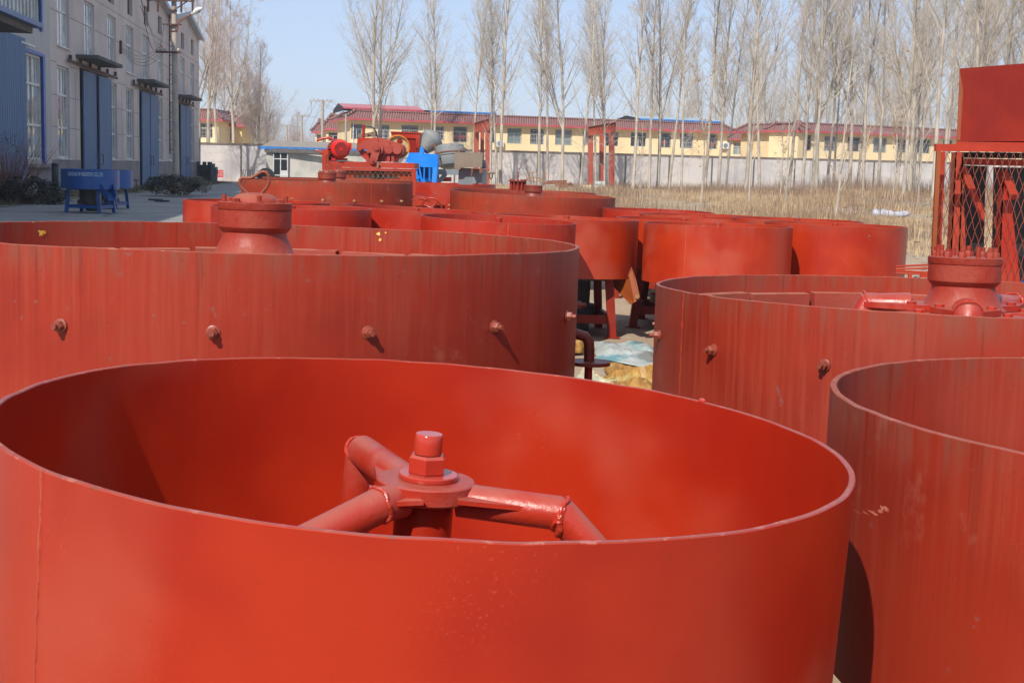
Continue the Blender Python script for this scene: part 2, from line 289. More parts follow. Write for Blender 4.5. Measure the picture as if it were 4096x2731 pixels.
# ------------------------------------------------------------ mesh building
ORG = {}
class MB:
    def __init__(s): s.v = []; s.f = []
    def quad(s, *p): return s.poly(p)
    def poly(s, pts):
        i = len(s.v); s.v += [tuple(p) for p in pts]; s.f.append(tuple(range(i, i+len(pts)))); return s
    def box(s, c, d, rot=None):
        i = len(s.v); h = [x/2 for x in d]
        for a in (-1, 1):
            for b in (-1, 1):
                for e in (-1, 1):
                    p = Vector((a*h[0], b*h[1], e*h[2]))
                    if rot is not None: p = rot @ p
                    s.v.append(tuple(p+Vector(c)))
        s.f += [tuple(i+k for k in q) for q in ((0, 1, 3, 2), (4, 6, 7, 5), (0, 4, 5, 1), (2, 3, 7, 6), (0, 2, 6, 4), (1, 5, 7, 3))]; return s
    def bar(s, a, b, w_, h_, up=(0, 0, 1)):
        a = Vector(a); b = Vector(b); d = b-a; z = d.normalized(); u = Vector(up)
        if abs(z.dot(u)) > .98: u = Vector((0, 1, 0))
        x = u.cross(z).normalized(); y = z.cross(x)
        return s.box((a+b)/2, (w_, h_, d.length), Matrix((x, y, z)).transposed())
    def ring(s, c, x, y, r, n):
        i = len(s.v)
        for k in range(n):
            a = 2*pi*k/n; s.v.append(tuple(c + x*(r*cos(a)) + y*(r*sin(a))))
        return i
    def tube(s, pts, rad, n=8, caps=True):
        pts = [Vector(p) for p in pts]; m = len(pts)
        if not isinstance(rad, (list, tuple)): rad = [rad]*m
        d0 = (pts[1]-pts[0]).normalized(); u = Vector((0, 0, 1)) if abs(d0.z) < .9 else Vector((1, 0, 0))
        x = u.cross(d0).normalized(); prev = None
        for k in range(m):
            d = (pts[min(k+1, m-1)]-pts[max(k-1, 0)]).normalized()
            x = (x - d*x.dot(d)).normalized(); y = d.cross(x)
            i = s.ring(pts[k], x, y, rad[k], n)
            if prev is not None:
                for j in range(n): s.f.append((prev+j, prev+(j+1) % n, i+(j+1) % n, i+j))
            elif caps: s.f.append(tuple(i+j for j in range(n))[::-1])
            prev = i
        if caps: s.f.append(tuple(prev+j for j in range(n)))
        return s
    def lathe(s, prof, n=32, o=(0, 0, 0), M3=None, closed=False, a0=0, a1=2*pi):
        o = Vector(o); i0 = len(s.v); full = abs(a1-a0-2*pi) < 1e-6; m = len(prof); nn = n if full else n+1
        for k in range(nn):
            a = a0+(a1-a0)*k/n
            for r, z in prof:
                p = Vector((r*cos(a), r*sin(a), z))
                if M3 is not None: p = M3 @ p
                s.v.append(tuple(o+p))
        for k in range(n):
            k2 = (k+1) % nn
            for j in range(m if closed else m-1):
                j2 = (j+1) % m
                s.f.append((i0+k*m+j, i0+k2*m+j, i0+k2*m+j2, i0+k*m+j2))
        return s
    def cyl(s, a, b, r, n=16, r2=None): return s.tube([a, b], [r, r if r2 is None else r2], n)
    def prism(s, pts, off):
        off = Vector(off); i = len(s.v); n = len(pts); pts = [Vector(p) for p in pts]
        s.v += [tuple(p) for p in pts] + [tuple(p+off) for p in pts]
        s.f.append(tuple(range(i, i+n))); s.f.append(tuple(range(i+2*n-1, i+n-1, -1)))
        for k in range(n): s.f.append((i+k, i+n+k, i+n+(k+1) % n, i+(k+1) % n))
        return s
    def hexnut(s, c, ax, r, h):
        c = Vector(c); ax = Vector(ax).normalized(); return s.tube([c, c+ax*h*.85, c+ax*h], [r, r, r*.86], 6)
    def build(s, name, mat, parent=None, ang=35, label=None):
        me = bpy.data.meshes.new(name); 
        o = bpy.data.objects.new(name, me); COL.objects.link(o)
        off = Vector((0, 0, 0))
        if parent is not None:
            o.parent = parent; off = ORG.get(parent.name, off); ORG[o.name] = off
        me.from_pydata([(x-off.x, y-off.y, z-off.z) for x, y, z in s.v], [], s.f); me.update()
        me.materials.append(M[mat] if isinstance(mat, str) else mat)
        if ang:
            me.polygons.foreach_set('use_smooth', [True]*len(me.polygons)); me.set_sharp_from_angle(angle=radians(ang))
        if label: o['label'] = label
        return o
def tag(o, label, cat, group=None, kind=None):
    if label: o['label'] = label
    if cat: o['category'] = cat
    if group: o['group'] = group
    if kind: o['kind'] = kind
    return o
def thing(name, label, cat, loc=(0, 0, 0), group=None):
    o = bpy.data.objects.new(name, None); COL.objects.link(o); o.location = loc; o.empty_display_size = .2
    ORG[o.name] = Vector(loc); return tag(o, label, cat, group)
def dup(root, loc, rz=0., sc=1., label=None, group=None):
    r = root.copy(); COL.objects.link(r); r.location = loc; r.rotation_euler = (0, 0, rz)
    r.scale = (sc,)*3 if not isinstance(sc, tuple) else sc
    if label: r['label'] = label
    if group: r['group'] = group
    for ch in list(root.children):
        c = ch.copy(); COL.objects.link(c); c.parent = r
        for g in ch.children:
            d = g.copy(); COL.objects.link(d); d.parent = c
    return r
ORD = ['first', 'second', 'third', 'fourth', 'fifth', 'sixth', 'seventh', 'eighth', 'ninth', 'tenth', 'eleventh', 'twelfth', 'thirteenth', 'fourteenth', 'fifteenth', 'sixteenth', 'seventeenth', 'eighteenth', 'nineteenth']
def ordn(i):
    if i < 19: return ORD[i]
    n = i+1; T = {2: ('twentieth', 'twenty'), 3: ('thirtieth', 'thirty'), 4: ('fortieth', 'forty'), 5: ('fiftieth', 'fifty'), 6: ('sixtieth', 'sixty'), 7: ('seventieth', 'seventy'), 8: ('eightieth', 'eighty'), 9: ('ninetieth', 'ninety')}[n//10]
    return T[0] if n % 10 == 0 else T[1]+'-'+ORD[n % 10-1]

# ------------------------------------------------------------ ground
def axis(a):
    out = []
    for lo, hi, st in a: 
        x = lo
        while x < hi-1e-6: out.append(x); x += st
    out.append(a[-1][1]); return out
gx = axis([(-3000, -400, 400), (-400, -100, 50), (-100, -40, 6), (-40, 70, 1.5), (70, 130, 6), (130, 430, 50), (430, 3000, 400)])
gy = axis([(-60, -5, 5), (-5, 40, 1.), (40, 130, 1.5), (130, 220, 6), (220, 620, 50), (620, 5000, 500)])
gm = MB(); nx_ = len(gx)
def gzn(x, y):
    z = gz(x, y)
    if 24 < y < 125 and x > -4: z += .10*noise.noise(Vector((x*.35, y*.35, 0)))*sst(24, 32, y) + .05*noise.noise(Vector((x*1.1, y*1.1, 3)))
    return z
gm.v = [(x, y, gzn(x, y)) for y in gy for x in gx]
gm.f = [(j*nx_+i, j*nx_+i+1, (j+1)*nx_+i+1, (j+1)*nx_+i) for j in range(len(gy)-1) for i in range(nx_-1)]
tag(gm.build('ground', 'ground'), None, None, kind='structure')
def sheet(name, mat, lx, rx, y0, y1, step, dz, edge=.0):
    """a sheet of ground between x=lx(y) and x=rx(y)"""
    m = MB(); n = max(2, int((y1-y0)/step)); K = 24
    for j in range(n+1):
        y = y0+(y1-y0)*j/n; a, b = lx(y), rx(y)
        if edge: a += edge*noise.noise(Vector((y*.5, 1, 0))); b += edge*noise.noise(Vector((y*.5, 7, 0)))
        for k in range(K+1):
            x = a+(b-a)*k/K; m.v.append((x, y, gz(x, y)+dz))
    m.f = [(j*(K+1)+k, j*(K+1)+k+1, (j+1)*(K+1)+k+1, (j+1)*(K+1)+k) for j in range(n) for k in range(K)]
    return m.build(name, mat)
facx = lambda y: FX0+FS*(y-FY0)
tag(sheet('yard_road', 'road', lambda y: facx(y)+2.2, lambda y: -5.2-.03*max(0, y-25)-(2.5*sst(60, 110, y)), -5, 112, 1.5, .03), None, None, kind='structure')

# ------------------------------------------------------------ pans, mixers and wet mills
def hit(px, py, c, R, inner=False):
    """where the photo point meets an upright cylinder: (angle, height)"""
    d = ray(px, py); a = d.x**2+d.y**2; b = -2*(d.x*c[0]+d.y*c[1]); q = c[0]**2+c[1]**2-R*R
    s = math.sqrt(max(0, b*b-4*a*q)); t = (-b+s)/(2*a) if inner else (-b-s)/(2*a)
    p = d*t + Vector((0, 0, CZ)); return math.atan2(p.y-c[1], p.x-c[0]), p.z
def settle(root, c, tilt, H, rz=0):
    n = Vector((tilt[0], tilt[1], 1)).normalized()
    root.matrix_world = Matrix.Translation(Vector((c[0], c[1], CZ+c[2])) - n*H) @ n.to_track_quat('Z', 'Y').to_matrix().to_4x4() @ Matrix.Identity(4)
    q = Vector((0, 0, 1)).rotation_difference(n) @ Matrix.Rotation(rz, 3, 'Z').to_quaternion()
    root.rotation_mode = 'XYZ'; root.location = Vector((c[0], c[1], CZ+c[2])) - n*H; root.rotation_euler = q.to_euler()
def warp(m, R, seed, a=.0035):
    rn = random.Random(seed); ph = [rn.uniform(0, 6.28) for _ in range(5)]; zt = max(p[2] for p in m.v)
    for i, (x, y, z) in enumerate(m.v):
        q = math.hypot(x, y)
        if q < R*.9: continue
        t = math.atan2(y, x); k = 1+a*(.6*sin(2*t+ph[0])+.4*sin(3*t+ph[1])+.22*sin(7*t+ph[2])+.12*sin(13*t+ph[3]))
        dz = (noise.noise(Vector((x*9, y*9, seed)))*.0022+noise.noise(Vector((x*2, y*2, seed)))*.003) if z > zt-.01 else 0
        m.v[i] = (x*k, y*k, z+dz)
    return m
def drum_profile(R, t, zb, zt): return [(R, zb), (R, zt-.002), (R-.002, zt), (R-t+.002, zt), (R-t, zt-.002), (R-t, zb+.015), (0.001, zb+.015), (0.001, zb)]
def patch(R, a, z, da, dz, seed, n=9):
    """small irregular mark lying on a cylinder of radius R"""
    rnd = random.Random(seed); m = MB(); pts = []
    for k in range(n):
        u = 2*pi*k/n; q = rnd.uniform(.45, 1.1); aa = a+da*cos(u)*q; pts.append((R*cos(aa), R*sin(aa), z+dz*sin(u)*q))
    c = (R*cos(a), R*sin(a), z)
    i = len(m.v); m.v += [c]+pts
    m.f = [(i, i+1+k, i+1+(k+1) % n) for k in range(n)]; return m
def seam_mesh(R, a, z0, z1, w_=.008, seed=0):
    rnd = random.Random(seed); m = MB(); n = int((z1-z0)/.012); pts = []; rad = []
    for k in range(n+1):
        z = z0+(z1-z0)*k/n; aa = a+rnd.uniform(-.35, .35)*w_/R; pts.append((R*cos(aa), R*sin(aa), z)); rad.append(w_*rnd.uniform(.25, .85))
    return m.tube(pts, rad, 6)
def make_legs(root, R, H, zb, mat, n=4, a0=.6, rin=.78, rout=.88, wid=.09):
    tops = []; 
    for k in range(n):
        a = a0+2*pi*k/n; t_ = Vector((rin*R*cos(a), rin*R*sin(a), zb)); b_ = Vector((rout*R*cos(a), rout*R*sin(a), 0)); tops.append((t_, b_))
        MB().bar(b_, t_, wid, wid, (0, 0, 1)).bar(b_, b_+Vector((0, 0, .012)), .16, .16).build('leg', mat, root)
    for k in range(n):
        a_, b_ = tops[k], tops[(k+1) % n]
        for f in (.3,): MB().bar(a_[1].lerp(a_[0], f), b_[1].lerp(b_[0], f), .05, .09).build('crossbar', mat, root)
def make_mixer(label, c, tilt, R, mat, seam=None, dh=.57, t=.009, legs=True, group='red pan mixers parked in the yard', chute=None, seam_mat='seam', name='pan_mixer', hub=True, leg_mat=None, a0=.6, base=None):
    name_big = c[1] < 4; H = CZ+c[2]-(gz(c[0], c[1]) if base is None else base); zb = H-dh; leg_mat = leg_mat or 'hopper_red'
    root = thing(name, label, 'pan mixer', (0, 0, 0), group)
    warp(MB().lathe(drum_profile(R, t, zb, H), 288, closed=True), R, int(c[1]*7), .0035 if name_big else .006).build('drum', mat, root)
    if seam is not None: seam_mesh(R, seam, zb, H-.001, .0045 if R > .79 else .006, int(c[1]*10)).build('weld_seam', seam_mat, root)
    if hub:
        h = MB().cyl((0, 0, zb+.01), (0, 0, H-.16), .085, 20).build('centre_column', mat, root)
        MB().cyl((0, 0, H-.16), (0, 0, H+.012), .035, 16).build('shaft', mat, root)
        for k in range(3):
            a = .4+k*2*pi/3; u = Vector((cos(a), sin(a), 0))
            MB().tube([u*.07+Vector((0, 0, H-.22)), u*.36+Vector((0, 0, H-.22)), u*.52+Vector((0, 0, H-.42))], .03, 10).build('mixing_arm', mat, root)
    if legs:
        make_legs(root, R, H, zb-.001, leg_mat, a0=a0)
        MB().lathe([(.02, zb-.03), (R*.8, zb-.03), (R*.8, zb-.002), (.02, zb-.002)], 40, closed=True).build('base_plate', 'dark_steel', root)
        MB().cyl((0, 0, zb-.32), (0, 0, zb-.03), .3, 20).cyl((0, 0, zb-.42), (0, 0, zb-.32), .36, 20).build('gearbox', 'dark_steel', root)
        MB().cyl((.1, -.1, zb-.62), (.1, -.1, zb-.42), .2, 20).build('motor', 'dark_steel', root)
    if chute is not None:
        a, L_ = chute; u = Vector((cos(a), sin(a), 0)); v = Vector((-u.y, u.x, 0))
        p0 = u*(R*.80)+Vector((0, 0, zb-.01)); p1 = u*(R+.22)+Vector((0, 0, zb-L_))
        q = MB(); wd = .17
        q.poly([p0-v*wd*1.3, p0+v*wd*1.3, p1+v*wd*.6, p1-v*wd*.6])
        for s_ in (-1, 1):
            o = v*(wd*s_); a1 = u*(R+.012)+o*1.15
            q.poly([p0+o*1.3, u*(R+.012)+o*1.15+Vector((0, 0, zb+.17)), p1+o*.7+Vector((0, 0, .16)), p1+o*.6])
        ch = q.build('discharge_chute', 'orange_edge', root, 0)
        md = ch.modifiers.new('thick', 'SOLIDIFY'); md.thickness = .008
        bb = MB(); pc = p1+v*(wd*.66)+Vector((0, 0, .07)); bb.hexnut(pc, v, .018, .02).build('bolt', 'bolt_yellow', ch)
    settle(root, c, tilt, H); return root, H, zb
def bolt_mb(R, a, z, s=1.):
    u = Vector((cos(a), sin(a), 0)); p = u*(R-.004)+Vector((0, 0, z)); rnd = random.Random(a*100)
    m = MB(); s *= .88; m.tube([p, p+u*.010*s, p+u*.012*s], [.024*s, .024*s, .021*s], 20)
    m.hexnut(p+u*.010*s, u, .0185*s, .022*s); m.tube([p+u*.03*s, p+u*(.045+rnd.uniform(0, .008))*s], .0095*s, 10); return m
def make_mill(label, c, tilt, R, mat, bolts, bolt_z, seam=None, dh=.62, t=.014, hub='ring', group='wet pan mills in the yard', hubmat='cast_red', boltmat='bolt', liner_n=20, liner_dz=.115, hs=1., ring_rad=.05, gap=None, detail=True, seam_mat='seam', stand=True):
    H = CZ+c[2]-gz(c[0], c[1]); zb = H-dh
    root = thing('wet_pan_mill', label, 'pan mill', (0, 0, 0), group)
    warp(MB().lathe(drum_profile(R, t, zb, H), 352, closed=True), R, int(c[1]*7), .003).build('shell', mat, root)
    for a in bolts: bolt_mb(R, a, H-bolt_z).build('bolt', boltmat, root)
    if seam is not None: seam_mesh(R, seam, zb, H-.001, .0060, 3).build('weld_seam', seam_mat, root)
    rnd = random.Random(int(R*1000+c[1]*10))
    for k in range(liner_n):
        a0 = 2*pi*k/liner_n+.012; a1 = 2*pi*(k+1)/liner_n-.012; z = H-liner_dz+rnd.uniform(-.006, .006)
        ro = R-t-.001; ri = ro-.05; m = MB(); sg = 6; pts = []
        for j in range(sg+1): a = a0+(a1-a0)*j/sg; pts.append((ri*cos(a), ri*sin(a), z))
        for j in range(sg, -1, -1): a = a0+(a1-a0)*j/sg; pts.append((ro*cos(a), ro*sin(a), z+.004))
        m.prism(pts, (0, 0, -.26)); m.build('liner_block', 'liner', root, 20)
    MB().cyl((0, 0, zb+.02), (0, 0, zb+.22), R*.82, 64).build('grinding_floor', 'liner', root)
    if hub:
        k = hs; top = H+.125*k+(.02 if hub == 'studs' else 0)
        zc = H-.065*k if hub != 'studs' else H+.03
        z0 = top-.108*k; zbse = top-.205*k
        prof = [(.001, zbse-.2), (.155*k, zbse-.2), (.155*k, zbse-.02), (.166*k, zbse-.018), (.166*k, zbse), (.150*k, zbse+.012), (.128*k, z0-.035*k), (.122*k, z0-.02*k), (.120*k, z0-.006*k), (.126*k, z0-.001), (.138*k, z0+.014*k), (.1385*k, z0+.03*k), (.1375*k, z0+.078*k), (.001, z0+.078*k)]
        MB().lathe(prof, 72).build('hub', hubmat, root)
        cap = MB().lathe([(.001, top-.028*k), (.1395*k, top-.028*k), (.1405*k, top-.024*k), (.1405*k, top-.002), (.1385*k, top), (.001, top)], 72).build('hub_cap', hubmat, root)
        if hub == 'ring':
            MB().lathe([(.092*k, top-.001), (.088*k, top+.010*k), (.07*k, top+.026*k), (.045*k, top+.034*k), (.001, top+.036*k)], 40).build('dome', hubmat, cap)
            for j in range(8):
                a = 2*pi*j/8+.32; p = Vector((.116*k*cos(a), .116*k*sin(a), top))
                m = MB()
                if j % 2: m.hexnut(p, (0, 0, 1), .0165*k, .015*k)
                else: m.tube([p, p+Vector((0, 0, .026*k))], .0085*k, 10); m.hexnut(p, (0, 0, 1), .012*k, .004)
                m.build('cap_bolt', hubmat, cap)
            zt = top+.034*k; r = ring_rad*k
            if detail: # a bent bar welded on as a lifting eye
                loop = [(.022, 0), (.030, .012), (.045, .030), (.052, .052), (.046, .078), (.030, .086), (.012, .078), (-.012, .063), (-.032, .060), (-.050, .060), (-.060, .046), (-.056, .028), (-.040, .012), (-.026, .000)]
            else: loop = [(.03*cos(x), .04+.045*sin(x)) for x in [(-1.2+.6*i) for i in range(10)]]
            pts = [Vector((x*k*1.0, 0, zt-.004+z*k)) for x, z in loop]
            P2 = []
            for i in range(len(pts)-1):
                p0 = pts[max(i-1, 0)]; p1 = pts[i]; p2 = pts[i+1]; p3 = pts[min(i+2, len(pts)-1)]
                for q in range(4):
                    u = q/4; P2.append(.5*((2*p1)+(p2-p0)*u+(2*p0-5*p1+4*p2-p3)*u*u+(3*p1-p0-3*p2+p3)*u**3))
            P2.append(pts[-1]); MB().tube(P2, (.0062 if detail else .0085)*k, 10).build('lifting_eye', 'rebar', cap)
        if hub == 'studs':
            for j in range(12):
                a = 2*pi*j/12+.1; q = .112; p = Vector((q*cos(a), q*sin(a), top)); m = MB(); hh = .030+.014*rnd.random()
                pts = [p]; rads = [.0095]
                for i in range(1, 9): pts.append(p+Vector((0, 0, hh*i/8))); rads.append(.0088 if i % 2 else .0096)
                m.tube(pts, rads, 10)
                if j % 3: m.hexnut(p, (0, 0, 1), .0165, .021)
                m.build('stud', hubmat, cap)
    MB().lathe([(R*.72, zb-.14), (R*.80, zb-.14), (R*.80, zb-.001), (R*.72, zb-.001)], 48, closed=True).build('base_ring', mat, root)
    if stand: make_legs(root, R, H, zb-.14, mat, 4, .5, .76, .8, .12)
    settle(root, c, tilt, H); return root, H, zb

cA = (-.156, 2.577, -.499); RA = .812; tA = (.052, -.001)
aS = hit(97*1.7415, 1120*1.7415, (cA[0], cA[1]), RA)[0]
mixA, HA, zbA = make_mixer('glossy vermilion pan mixer with bent pipe arms, nearest the camera', cA, tA, RA, 'mixer_red', seam=aS, dh=.60, t=.012, hub=False)
# the agitator inside the nearest pan
hz = -.110                        # hub plate top below the rim
plt = MB(); 
plt.lathe([(.001, HA+hz-.032), (.094, HA+hz-.036), (.098, HA+hz-.032), (.098, HA+hz-.003), (.095, HA+hz), (.001, HA+hz)], 48)
ag = plt.build('hub_plate', 'arm_red', mixA)
MB().cyl((0, 0, zbA+.015), (0, 0, HA+hz-.033), .058, 32).build('centre_column', 'deep_red', mixA)
MB().lathe([(.02, HA+hz+.0005), (.0575, HA+hz+.0005), (.0585, HA+hz+.002), (.0585, HA+hz+.0095), (.057, HA+hz+.0115), (.02, HA+hz+.0115)], 48, o=(.004, .002, 0), closed=True).build('washer', 'shaft', ag)
zn = HA+hz+.012
m = MB(); m.tube([(0, 0, zn), (0, 0, zn+.004), (0, 0, zn+.032), (0, 0, zn+.037)], [.0375, .0395, .0395, .034], 6); m.build('nut', 'shaft', ag, 20)
MB().tube([(0, 0, zn+.039), (0, 0, zn+.048), (0, 0, zn+.074), (0, 0, zn+.078), (0, 0, zn+.0785)], [.0275, .028, .028, .026, .0255], 32).build('shaft', 'shaft', ag)
def weld_ring(c, ax, r, rw, seed, mat='weld', parent=None, arc=(0, 2*pi)):
    rnd = random.Random(seed); c = Vector(c); ax = Vector(ax).normalized(); u = Vector((0, 0, 1))
    if abs(ax.z) > .9: u = Vector((1, 0, 0))
    x = u.cross(ax).normalized(); y = ax.cross(x); pts = []; rad = []; n = 90
    for k in range(n+1):
        a = arc[0]+(arc[1]-arc[0])*k/n; q = r*(1+.022*noise.noise(Vector((a*2.2, seed, 0)))+.008*noise.noise(Vector((a*7, seed, 3)))); pts.append(c+x*(q*cos(a))+y*(q*sin(a))+ax*(.002*sin(a*5+seed)+rnd.uniform(-.0006, .0006))); rad.append(rw*(.95+.45*noise.noise(Vector((a*2.6, seed, 5)))+.22*noise.noise(Vector((a*9, seed, 7)))))
    return MB().tube(pts, rad, 7).build('weld_bead', mat, parent)
zz = HA+hz-.034
for k, (ang, len1, az2, drop, len2, r) in enumerate([(-12, .272, -4, .76, .26, .0335), (-128, .128, -152, .42, .34, .0345), (115, .39, 115, 1.45, .25, .036)]):
    a = radians(ang); u = Vector((cos(a), sin(a), 0)); q0 = u*.07+Vector((0, 0, zz)); q1 = u*len1+Vector((0, 0, zz))
    d2 = Vector((cos(radians(az2))*cos(drop), sin(radians(az2))*cos(drop), -sin(drop))); q2 = q1+d2*len2
    arm = MB().tube([q0, q1-(q1-q0).normalized()*.002, q1, q2], r, 28, True).build('mixing_arm', 'arm_red', mixA, 28)
    mid = ((q1-q0).normalized()+d2).normalized()
    weld_ring(q1, mid, r*1.015, .0044, 5+k, parent=arm)
    if k == 0: weld_ring(q1+d2*.006-Vector((0, 0, .004)), (mid+Vector((0, 0, .3))), r*1.0, .007, 15, parent=arm, arc=(1.8, 5.2))
    v = Vector((-u.y, u.x, 0))
    for s_ in (-1, 1):              # flat gussets beside each arm
        b0 = u*.070+v*(.030*s_)+Vector((0, 0, HA+hz-.016)); b1 = u*.085+v*(.072*s_)+Vector((0, 0, HA+hz-.016)); b2 = u*min(.205, len1-.01)+v*((r-.002)*s_)+Vector((0, 0, HA+hz-.022))
        if (k, s_) in ((2, -1),): continue
        pts = [b0, b1, b2] if s_ > 0 else [b0, b2, b1]
        g_ = MB().prism(pts, (0, 0, -.009)).build('gusset', 'arm_red', arm, 20)
# chipped bead on the far rim of the nearest pan
a_, z_ = hit(2815, 1630, (cA[0], cA[1]), RA, True)
MB().tube([((RA-.006)*cos(a_+d), (RA-.006)*sin(a_+d), HA+.001) for d in (-.012, -.004, .006, .012)], [.004, .007, .006, .003], 8).build('weld_spatter', 'shaft', mixA)

cB = (-.993, 5.114, -.278); RB = 1.242
bB = [hit(x, y, cB, RB)[0] for x, y in ((247, 1318), (855, 1347), (1473, 1343), (1975, 1332), (2264, 1290))]
st = (bB[-1]-bB[0])/4; bB = [hit(2264, 1290, cB, RB)[0]-(0)*st] + bB[:4]
bzB = CZ+cB[2]-hit(1473, 1343, cB, RB)[1]
allB = bB+[bB[1]-st*k for k in (1, 2)]+[bB[0]+st*k for k in range(1, 9)]
millB, HB, zbB = make_mill('dusty red wet pan mill with bent lifting loop, right behind the nearest pan', cB, (.006, .012), RB, 'mill_red', allB, bzB, hub='ring', liner_n=22, liner_dz=.118, hs=1.0)
for px, py, da, dz in ((165, 930, .011, .017), (180, 928, .005, .012), (135, 888, .006, .002), (1515, 922, .007, .009), (1520, 945, .006, .008), (1543, 917, .004, .004)):
    a, z = hit(px, py, cB, RB-.0155, True); patch(RB-.0155, a, z-(CZ+cB[2])+HB, da*1.3, dz, px, 15).build('paint_mark', 'yellow_mark', millB, 0, 'yellow paint mark')
a, z = hit(1385/1.0, 1000, cB, RB)
# drain elbow with its round flange, right side of the mill
pp = P(2352, 1400, 5.25); x0 = pp.x; 
o = Vector((millB.location.x, millB.location.y, millB.location.z))
def lB(px, py, Y): return P(px, py, Y)-o
e = MB(); e.tube([lB(2250, 1325, 5.22), lB(2300, 1328, 5.22), lB(2335, 1338, 5.22), lB(2350, 1360, 5.22), lB(2352, 1395, 5.22), lB(2351, 1436, 5.22)], .021, 16)
el = e.build('drain_elbow', 'dark_steel', millB); el.data.materials[0] = M['cast_brown']
ct = lB(2350, 1436, 5.22); MB().cyl(ct-Vector((0, 0, .014)), ct, .085, 36).build('flange', 'cast_brown', el)
MB().cyl(ct-Vector((0, 0, .22)), ct-Vector((0, 0, .014)), .016, 12).build('drain_pipe', 'deep_red', el)

cC = (1.778, 5.278, -.44); RC = 1.205
bC = [hit(x, y, cC, RC)[0] for x, y in ((2620, 1326), (2637, 1377), (2852, 1431), (3296, 1486))]
bzC = CZ+cC[2]-hit(3296, 1486, cC, RC)[1]; st = bC[3]-bC[2]
allC = [bC[1], bC[2], bC[3]]+[bC[3]+st*k for k in range(1, 9)]+[bC[1]-st*k for k in (1, 2, 3)]
millC, HC, zbC = make_mill('wet pan mill with studded hub and bolted spider plates, right of the gap', cC, (0, .023), RC, 'mill_red', allC, bzC, seam=hit(2731, 1260, cC, RC)[0], seam_mat='cast_red', hub='studs', liner_n=20, liner_dz=.085, hs=1.0)
zt = HC-.044
sp = MB()
for k in range(3):
    a = radians((168, 255, 40)[k]); u = Vector((cos(a), sin(a), 0)); v = Vector((-u.y, u.x, 0)); z0 = Vector((0, 0, zt))
    ear = MB().prism([u*.05+v*.11+z0, u*.20+v*.13+z0, u*.38+v*.05+z0, u*.38-v*.05+z0, u*.20-v*.13+z0, u*.05-v*.11+z0], (0, 0, -.022)).build('spider_plate', 'arm_red', millC, 20)
    for s_ in (-1, 1):
        p = u*.20+v*(.095*s_)+z0; MB().hexnut(p, (0, 0, 1), .019, .013).build('bolt', 'arm_red', ear)
    q0 = u*.20+Vector((0, 0, zt-.012)); q1 = u*.36+Vector((0, 0, zt-.012)); q2 = q1+u*.10-Vector((0, 0, .22))
    ho = MB().tube([q0, q1, q2], .052, 24).build('roller_arm', 'arm_red', millC, 28); weld_ring(q1, u-Vector((0, 0, .4)), .053, .0045, 30+k, parent=ho)
for k in range(5):
    a = radians(215+k*38); u = Vector((cos(a), sin(a), 0)); v = Vector((-u.y, u.x, 0)); z0 = Vector((0, 0, zt-.024-.012*(k % 2)))
    q = MB().prism([u*.06+v*.07+z0, u*.29+v*.08+z0, u*.31+v*.02+z0, u*.31-v*.07+z0, u*.06-v*.07+z0], (0, 0, -.02)).build('spider_plate', 'arm_red', millC, 20)
    MB().hexnut(u*.26+z0, (0, 0, 1), .019, .013).build('bolt', 'arm_red', q)

cD = (1.798, 2.99, -.504); RD = 1.045
H = CZ+cD[2]-gz(cD[0], cD[1]); zb = H-.62
panD = thing('open_pan', 'dull red open pan with a pale scratch, cut off by the right edge', 'pan')
warp(MB().lathe(drum_profile(RD, .016, zb, H), 352, closed=True), RD, 4, .002).build('shell', 'mill_red', panD)
for x, y, da, dz in ((3545, 2058, .016, .0055), (3520, 2064, .018, .0045), (3492, 2069, .024, .004), (3462, 2070, .022, .0025), (3528, 2052, .010, .006), (3430, 2064, .026, .0014), (3400, 2058, .022, .001)):
    a, z = hit(x, y, cD, RD+.001); patch(RD+.001, a, z-(CZ+cD[2])+H, da, dz, x, 11).build('scratch', 'scratch', panD, 0, 'pale pink scratch')
MB().lathe([(RD*.72, zb-.14), (RD*.80, zb-.14), (RD*.80, zb-.001), (RD*.72, zb-.001)], 48, closed=True).build('base_ring', 'mill_red', panD)
make_legs(panD, RD, H, zb-.14, 'mill_red', 4, .5, .76, .8, .12)
settle(panD, cD, (.008, .017), H)

g = 'red pan mixers parked in the yard'
def mx(label, c, tilt, R, mat, sx=None, **k):
    s = None
    if sx: s = hit(sx[0], sx[1], c, R)[0]
    return make_mixer(label, c, tilt, R, mat, seam=s, **k)
mx('orange red pan mixer with weld seam left of centre, behind the right-hand mill', (2.112, 13.983, -.515), (.001, .007), .766, 'orange_red', (2741, 1000), seam_mat='orange_seam', dh=.6)
mE, HE, zE = mx('bright orange red pan mixer at the right end, with a grey scuff near its rim', (3.535, 14.831, -.506), (.012, .007), .773, 'orange_red', (3250, 1000), seam_mat='orange_seam', dh=.6)
for x, y, da, dz in ((3478, 945, .012, .012), (3480, 961, .008, .008), (3470, 950, .016, .002)):
    a, z = hit(x, y, (3.535, 14.831), .774); patch(.774, a, z-(CZ-.506)+HE, da, dz, x, 10).build('scuff', 'grey_steel', mE, 0, 'grey scuff')
mG, HG, zG = mx('orange red pan mixer with an open discharge chute hanging towards the gap', (.563, 14.749, -.510), (.019, .014), .794, 'orange_red', dh=.62, a0=radians(-40))
mx('red pan mixer with weld seam right of centre, just behind the large left mill', (-.164, 13.321, -.495), (.028, -.009), .770, 'deep_red', (2033, 940), seam_mat='orange_seam')
mx('red pan mixer between the lifting loop mill and the middle row, mostly hidden', (-1.086, 14.766, -.468), (.040, .007), .808, 'deep_red')
mx('red pan mixer directly behind the bolted hub of the large left mill', (-2.265, 13.608, -.444), (.004, .006), .805, 'deep_red')
